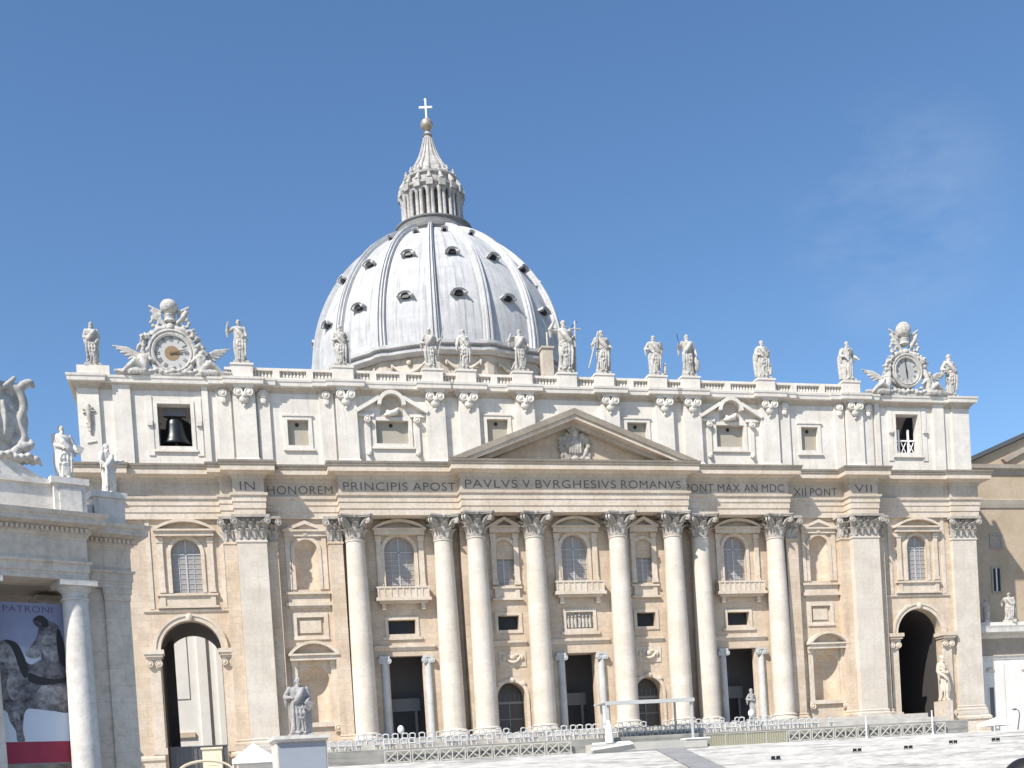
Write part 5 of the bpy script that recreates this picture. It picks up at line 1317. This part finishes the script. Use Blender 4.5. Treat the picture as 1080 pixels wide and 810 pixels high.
def dcol():
    m = MB(); m.box(-.95,.95,-.95,.95,ZG,ZG+.35); m.lathe([(.9,ZG+.3),(.95,ZG+.45),(.85,ZG+.6),(.74,ZG+.65)]+[(.74-.11*(i/12)**1.8, ZG+.7+(4.2-ZG-.7)*i/12) for i in range(13)]+[(.70,4.22),(.70,4.32),(.63,4.35),(.63,4.6),(.80,4.75),(.85,4.9)], 32)
    m.box(-.93,.93,-.93,.93,4.9,5.19); return m.mesh('column', WHITET, 35)
dm = dcol()
for x, y in ((0,0),(-4.6,0),(-9.2,0),(-13.8,0)): ob('column', dm, cl, (x-.0,y,0))
for y in (4.6,9.2,13.5):
    for x in (0,-4.6,-9.2,-13.8): ob('column', dm, cl, (x,y,0))
m = MB(); m.box(.3,1.85,1.0,3.2,ZG,5.18); m.build('pier', GREYT, cl, angle=0)
m = MB(); m.box(1.8,3.15,.85,3.3,ZG+.6,4.55); m.box(1.7,3.25,.75,3.4,4.9,5.19); m.box(1.76,3.19,.8,3.35,4.55,4.9); m.box(1.6,3.35,.65,3.5,ZG,ZG+.6); m.build('pier', GREYT, cl, angle=0)
MB().box(-16,2.4,13.9,14.4,ZG,5.3).build('back_wall', GREYT, cl, angle=0)
# parapet with pedestals above the cornice
m = MB(); m.box(-16,-.75,-.35,.6,8.5,10.05); m.box(-16,-.7,-.5,.75,10.05,10.3); m.build('parapet', WHITET, cl, angle=0)
m = MB(); m.box(-.85,.75,-.65,.9,8.5,10.1); m.box(-1.0,.9,-.8,1.05,10.1,10.42); m.box(-.6,.5,-.72,-.6,8.7,9.9); m.build('parapet_pedestal', WHITET, cl, angle=0)
m = MB(); m.box(1.7,3.3,1.1,2.7,8.5,10.1); m.box(1.55,3.45,.95,2.85,10.1,10.42); m.box(.7,1.65,1.3,2.4,8.5,9.7); m.build('parapet_pedestal', WHITET, cl, angle=0)
m = MB(); m.box(-16,3.1,4,15.5,8.3,8.6); m.build('roof_slab', GREYT, cl, angle=0)
# curved scroll at foot of the arms
m = MB(); m.prism([(-7.0,10.3),(-.95,10.3),(-1.5,10.5),(-2.1,10.85),(-2.6,11.15),(-6.6,11.2)], -.3,.5); m.build('scroll_base', WHITET, cl, angle=0)
CM = Matrix.Translation((-51.6,-76.6,0)) @ Matrix.Rotation(B, 4, 'Z')
def cw_(x, y, z): return CM @ Vector((x,y,z))
# carved papal arms on the parapet
m = MB()
def smooth(pts, rad, k=6):
    P_ = [Vector(p) for p in pts]; P_ = [P_[0]*2-P_[1]]+P_+[P_[-1]*2-P_[-2]]; rad = [rad[0]]+list(rad)+[rad[-1]]; o = []; r_ = []
    for q in range(1, len(P_)-2):
        a, b_, c, e = P_[q-1], P_[q], P_[q+1], P_[q+2]
        for t in [v/k for v in range(k)]:
            o.append(.5*((2*b_)+(c-a)*t+(2*a-5*b_+4*c-e)*t*t+(3*b_-a-3*c+e)*t**3)); r_.append(rad[q]*(1-t)+rad[q+1]*t)
    return o+[P_[-2]], r_+[rad[-2]]
def st_(pts, rad, n=10): m.tube(*smooth(pts, rad), n)
m.ell((0,0,2.2), (1.85,.34,1.9), 24); m.ell((0,-.22,2.2), (1.35,.26,1.45), 24); m.box(-1.5,1.5,-.2,.25,.1,2.0)
for sg in (-1,1):
    st_([(sg*.5,-.1,3.75),(sg*1.35,-.2,3.55),(sg*1.6,-.2,2.8),(sg*1.35,-.2,2.0),(sg*1.5,-.2,1.3),(sg*1.05,-.2,.55),(sg*.2,-.15,.3)], [.16,.26,.22,.2,.24,.24,.15])
    st_([(sg*1.1,-.1,3.35),(sg*1.6,-.25,3.75),(sg*1.95,-.3,3.95),(sg*2.1,-.3,3.72)], [.18,.22,.18,.08])       # curled upper corner
    st_([(sg*1.2,-.15,1.2),(sg*1.5,-.3,.85),(sg*1.8,-.3,1.0),(sg*1.75,-.3,1.25)], [.18,.24,.18,.08])
    for q in range(6): st_([(sg*(.3+.3*q),-.1,.1),(sg*(.45+.3*q),-.4,.35+.08*sin(q*2)),(sg*(.75+.3*q),-.2,.08)], [.1,.17,.06])
    st_([(sg*.25,-.3,3.3),(sg*.8,-.35,3.6),(sg*1.3,-.3,4.1)], [.12,.13,.1])                                  # keys
for q in range(4): st_([(-.7+.45*q,-.42,1.3),(-.65+.45*q,-.48,2.1),(-.7+.45*q,-.42,2.9)], [.07,.1,.07])
m.lathe([(.45,3.5),(.62,3.6),(.56,3.85),(.66,3.95),(.60,4.25),(.62,4.33),(.48,4.65),(.26,4.95),(.06,5.1)], 20); m.ell((0,0,5.2), (.11,.11,.14), 8)
p = cw_(-3.65,.05,10.95)
tag(ob('coat_of_arms', remesh(m, 'coat_of_arms', STAT, .05, 1), None, p, B, (1.08,1.1,1.06)), 'carved stone coat of arms with tiara on the colonnade at the left edge', 'coat of arms')
p = cw_(-.05,.1,10.42)
statue('saint_statue', p.x, p.y, p.z, 2.95, 'white stone saint with an open book on the colonnade, left of its neighbour', 51, (-.03,-.14,.56), (.22,-.12,.52), B-.1, plinth=.12, pw=.5, wide=1.15, lean=-.02, mantle=1, attr=(('book',(.27,-.14,.52)),), mat=WHITET)
p = cw_(2.75,1.9,10.42)
statue('saint_statue', p.x, p.y, p.z, 2.9, 'white stone saint with outstretched arm at the right end of the colonnade', 52, (-.10,-.10,.5), (.34,-.08,.72), B+.5, plinth=.12, pw=.5, wide=.95, lean=.02, mantle=-1, cape=0, mat=WHITET)

# banner hanging between the columns
bn = empty('banner', cw_(-4.2,.55,0), B); tag(bn, 'large hanging banner printed with a bronze horse and rider above a red strip', 'banner')
def banner_mat():
    m, nt, N, L, b = nmat('banner_print')
    tc = N.new('ShaderNodeTexCoord'); sep = N.new('ShaderNodeSeparateXYZ'); L.new(tc.outputs['Object'], sep.inputs[0])
    mp = N.new('ShaderNodeMapRange'); mp.inputs[1].default_value = -3.1; mp.inputs[2].default_value = 4.2; L.new(sep.outputs[2], mp.inputs[0])
    nz = noise(nt, 1.2, 4, .6, tc.outputs['Object'])
    ad = N.new('ShaderNodeMath'); ad.operation = 'MULTIPLY_ADD'; L.new(nz, ad.inputs[0]); ad.inputs[1].default_value = .3; L.new(mp.outputs[0], ad.inputs[2])
    r = N.new('ShaderNodeValToRGB'); e = r.color_ramp.elements; e[0].position = .3; e[0].color = (.55,.62,.72,1); e[1].position = 1.05; e[1].color = (.22,.24,.36,1)
    x = e.new(.72); x.color = (.50,.54,.64,1); x = e.new(.86); x.color = (.27,.29,.41,1)
    L.new(ad.outputs[0], r.inputs[0]); L.new(r.outputs[0], b.inputs['Base Color']); b.inputs['Roughness'].default_value = .7
    return m
MB().box(-4,3.72,0,.03,-2.95,4.15).build('cloth', banner_mat(), bn, angle=0)
RED = plain('banner_red', (.34,.03,.07), .7, .35, 0, 1.5); 
def mottled(name, a, b_, sc):
    m, nt, N, L, b = nmat(name); tc = N.new('ShaderNodeTexCoord')
    L.new(ramp(nt, noise(nt, sc, 5, .65, tc.outputs['Object']), .36, .68, a, b_), b.inputs['Base Color']); b.inputs['Roughness'].default_value = .7; return m
BRZ1 = mottled('banner_bronze_print', (.035,.032,.04), (.27,.26,.28), 1.5); BRZ2 = mottled('banner_bronze_light', (.10,.095,.10), (.42,.41,.43), 2.2); BRZ3 = plain('banner_bronze_dark', (.03,.028,.034), .7, .3, 0, 3); INK = plain('banner_ink', (.10,.08,.17), .7, .2)
MB().box(-4,3.72,-.004,.034,-4.05,-2.95).build('red_strip', RED, bn, angle=0)
MB().box(-4,3.72,-.006,.036,-4.12,-4.05).build('bottom_rail', GREYM, bn, angle=0)
# printed horse and rider: flat shapes 4-12 mm proud of the cloth; (u,v): u = metres left of right edge, v = height
def shape(pts, d, mat, name='printed_figure'):
    P_ = [Vector((u, v if v < 2 else 2+(v-2)*.88)) for u, v in pts]; o_ = []
    for k in range(len(P_)):                       # round the outline
        a, b_, c, e = P_[k-1], P_[k], P_[(k+1) % len(P_)], P_[(k+2) % len(P_)]
        for t in (0, .25, .5, .75):
            q = .5*((2*b_)+(c-a)*t+(2*a-5*b_+4*c-e)*t*t+(3*b_-a-3*c+e)*t**3); o_.append((max(q.x, .0), max(q.y, -2.94)))
    pts = o_
    MB().prism([(3.72-u, v) for u, v in pts], -d, .002).build(name, mat, bn, angle=0)
shape([(0,.35),(.25,.75),(.75,1.15),(1.3,1.25),(1.75,1.0),(2.05,1.2),(2.35,2.0),(2.8,2.25),(3.2,2.15),(3.55,1.75),(3.95,1.1),(4.05,.75),(3.75,.72),(3.4,.95),(3.35,.4),(3.45,-.2),(3.3,-.7),(3.6,-.9),(4.3,-.95),(5.2,-.75),(5.2,-1.15),(4.2,-1.3),(3.2,-1.35),(3.0,-1.9),(2.75,-2.4),(2.7,-2.93),(2.35,-2.93),(2.4,-2.3),(2.2,-1.35),(1.6,-1.3),(.8,-1.4),(0,-1.35)], .005, BRZ1)
shape([(4.5,-1.5),(4.25,-1.9),(3.95,-2.2),(3.9,-2.75),(4.15,-2.85),(4.4,-2.4),(4.9,-2.0),(5.2,-1.7)], .005, BRZ1)
shape([(.05,1.0),(.1,2.4),(.35,3.2),(.75,3.45),(1.0,3.7),(1.3,3.72),(1.55,3.45),(1.45,3.15),(1.3,2.95),(1.5,2.3),(1.85,1.75),(1.7,1.5),(1.3,1.65),(1.25,1.2),(.9,.55),(.5,.3),(.2,.5)], .008, BRZ1)
shape([(2.55,1.9),(2.95,2.05),(3.35,1.75),(3.75,1.15),(3.85,.85),(3.6,.85),(3.3,1.1),(3.05,1.0),(2.9,.5),(3.05,-.2),(2.85,-.8),(2.55,-.7),(2.5,.2),(2.35,1.1)], .011, BRZ2)
shape([(2.05,1.25),(2.35,2.0),(2.75,2.25),(3.0,2.2),(2.75,1.95),(2.55,1.5),(2.4,.9),(2.15,.3),(1.95,.6)], .013, BRZ3)
shape([(.2,-.3),(.7,-.05),(1.3,-.1),(1.6,-.5),(1.3,-.9),(.6,-1.0),(.15,-.75)], .011, BRZ2)
shape([(.1,.35),(.6,.25),(1.3,.35),(1.9,.55),(1.95,.15),(1.4,-.05),(.7,.0),(.1,.15)], .013, BRZ3)
shape([(.45,1.2),(.4,2.2),(.7,2.7),(1.1,2.5),(1.2,1.9),(1.0,1.3)], .013, BRZ2)
shape([(.08,1.0),(.12,2.3),(.35,3.0),(.45,2.2),(.35,1.1)], .015, BRZ3)
shape([(1.3,1.5),(1.5,2.0),(1.85,1.75),(2.0,1.45),(1.6,1.3)], .014, BRZ2)
shape([(.8,3.4),(1.0,3.68),(1.3,3.70),(1.5,3.45),(1.2,3.35),(1.05,3.05),(.8,3.1)], .015, BRZ3)
shape([(2.85,-1.5),(2.7,-2.2),(2.62,-2.9),(2.5,-2.9),(2.55,-2.2),(2.5,-1.45)], .011, BRZ2)
lt = text_mesh('ARE', 3.72-4.35, 3.72-3.2, -.012, 3.66, .32, .004); lt.materials.append(INK); ob('lettering', lt, bn)
lt = text_mesh('PATRONI', 3.72-2.95, 3.72-.55, -.012, 3.66, .32, .004); lt.materials.append(INK); ob('lettering', lt, bn)

# ================================================================ TOURIST whose head just shows at the lower right
def person(loc, rz):
    t = empty('person', loc, rz); tag(t, 'person with dark hair, only the head top in view at the lower right corner', 'person')
    m = MB()
    m.tube([(0,0,.92),(0,0,1.15),(0,.01,1.38),(0,.01,1.5)], [.16,.155,.19,.08], 14); m.tube([(0,.01,1.46),(0,.005,1.62)], [.065,.06], 10)
    for s in (-1,1):
        m.tube([(s*.09,0,.95),(s*.1,-.01,.5),(s*.1,.02,.09)], [.09,.065,.045], 10); m.ell((s*.1,-.06,.045), (.045,.13,.045), 10)
        m.tube([(s*.19,.01,1.42),(s*.25,.03,1.13),(s*.23,-.06,.88)], [.06,.048,.034], 10); m.ell((s*.23,-.09,.80), (.03,.035,.06), 8)
    m.ell((0,-.01,1.70), (.078,.098,.12), 16); m.tube([(0,-.10,1.71),(0,-.125,1.68)], [.012,.016], 6)
    for s in (-1,1): m.ell((s*.08,0,1.70), (.015,.03,.035), 8)
    SKIN = plain('skin', (.42,.26,.18), .6, .1); ob('body', remesh(m, 'body', SKIN, .016, 2), t)
    h = MB(); h.ell((0,.02,1.735), (.10,.115,.105), 20); h.ell((0,.06,1.66), (.088,.075,.11), 14)
    ob('hair', remesh(h, 'hair', plain('dark_hair', (.016,.013,.013), .5, .3, 0, 30), .012, 1), t)
    j = MB(); j.tube([(0,0,.88),(0,0,1.15),(0,.01,1.40),(0,.01,1.47)], [.19,.18,.215,.10], 16)
    for s in (-1,1): j.tube([(s*.19,.01,1.42),(s*.25,.03,1.13),(s*.235,-.05,.92)], [.075,.062,.048], 10)
    ob('jacket', remesh(j, 'jacket', plain('dark_jacket', (.03,.03,.04), .8, .2), .018, 1), t)
    tr = MB()
    tr.tube([(0,0,.97),(0,0,.86)], [.165,.16], 14)
    for s in (-1,1): tr.tube([(s*.09,0,.95),(s*.1,-.01,.5),(s*.1,.02,.1)], [.105,.082,.065], 10)
    ob('trousers', remesh(tr, 'trousers', plain('dark_trousers', (.05,.06,.09), .8, .2), .018, 1), t)
# stands about five metres in front of the camera
pw = cam.matrix_world.translation + fw*5.0 + r2*((1083-540)/FPX*5.0)
person((pw.x, pw.y, ZG-.095), pi-.24)
print('chairs', nch)
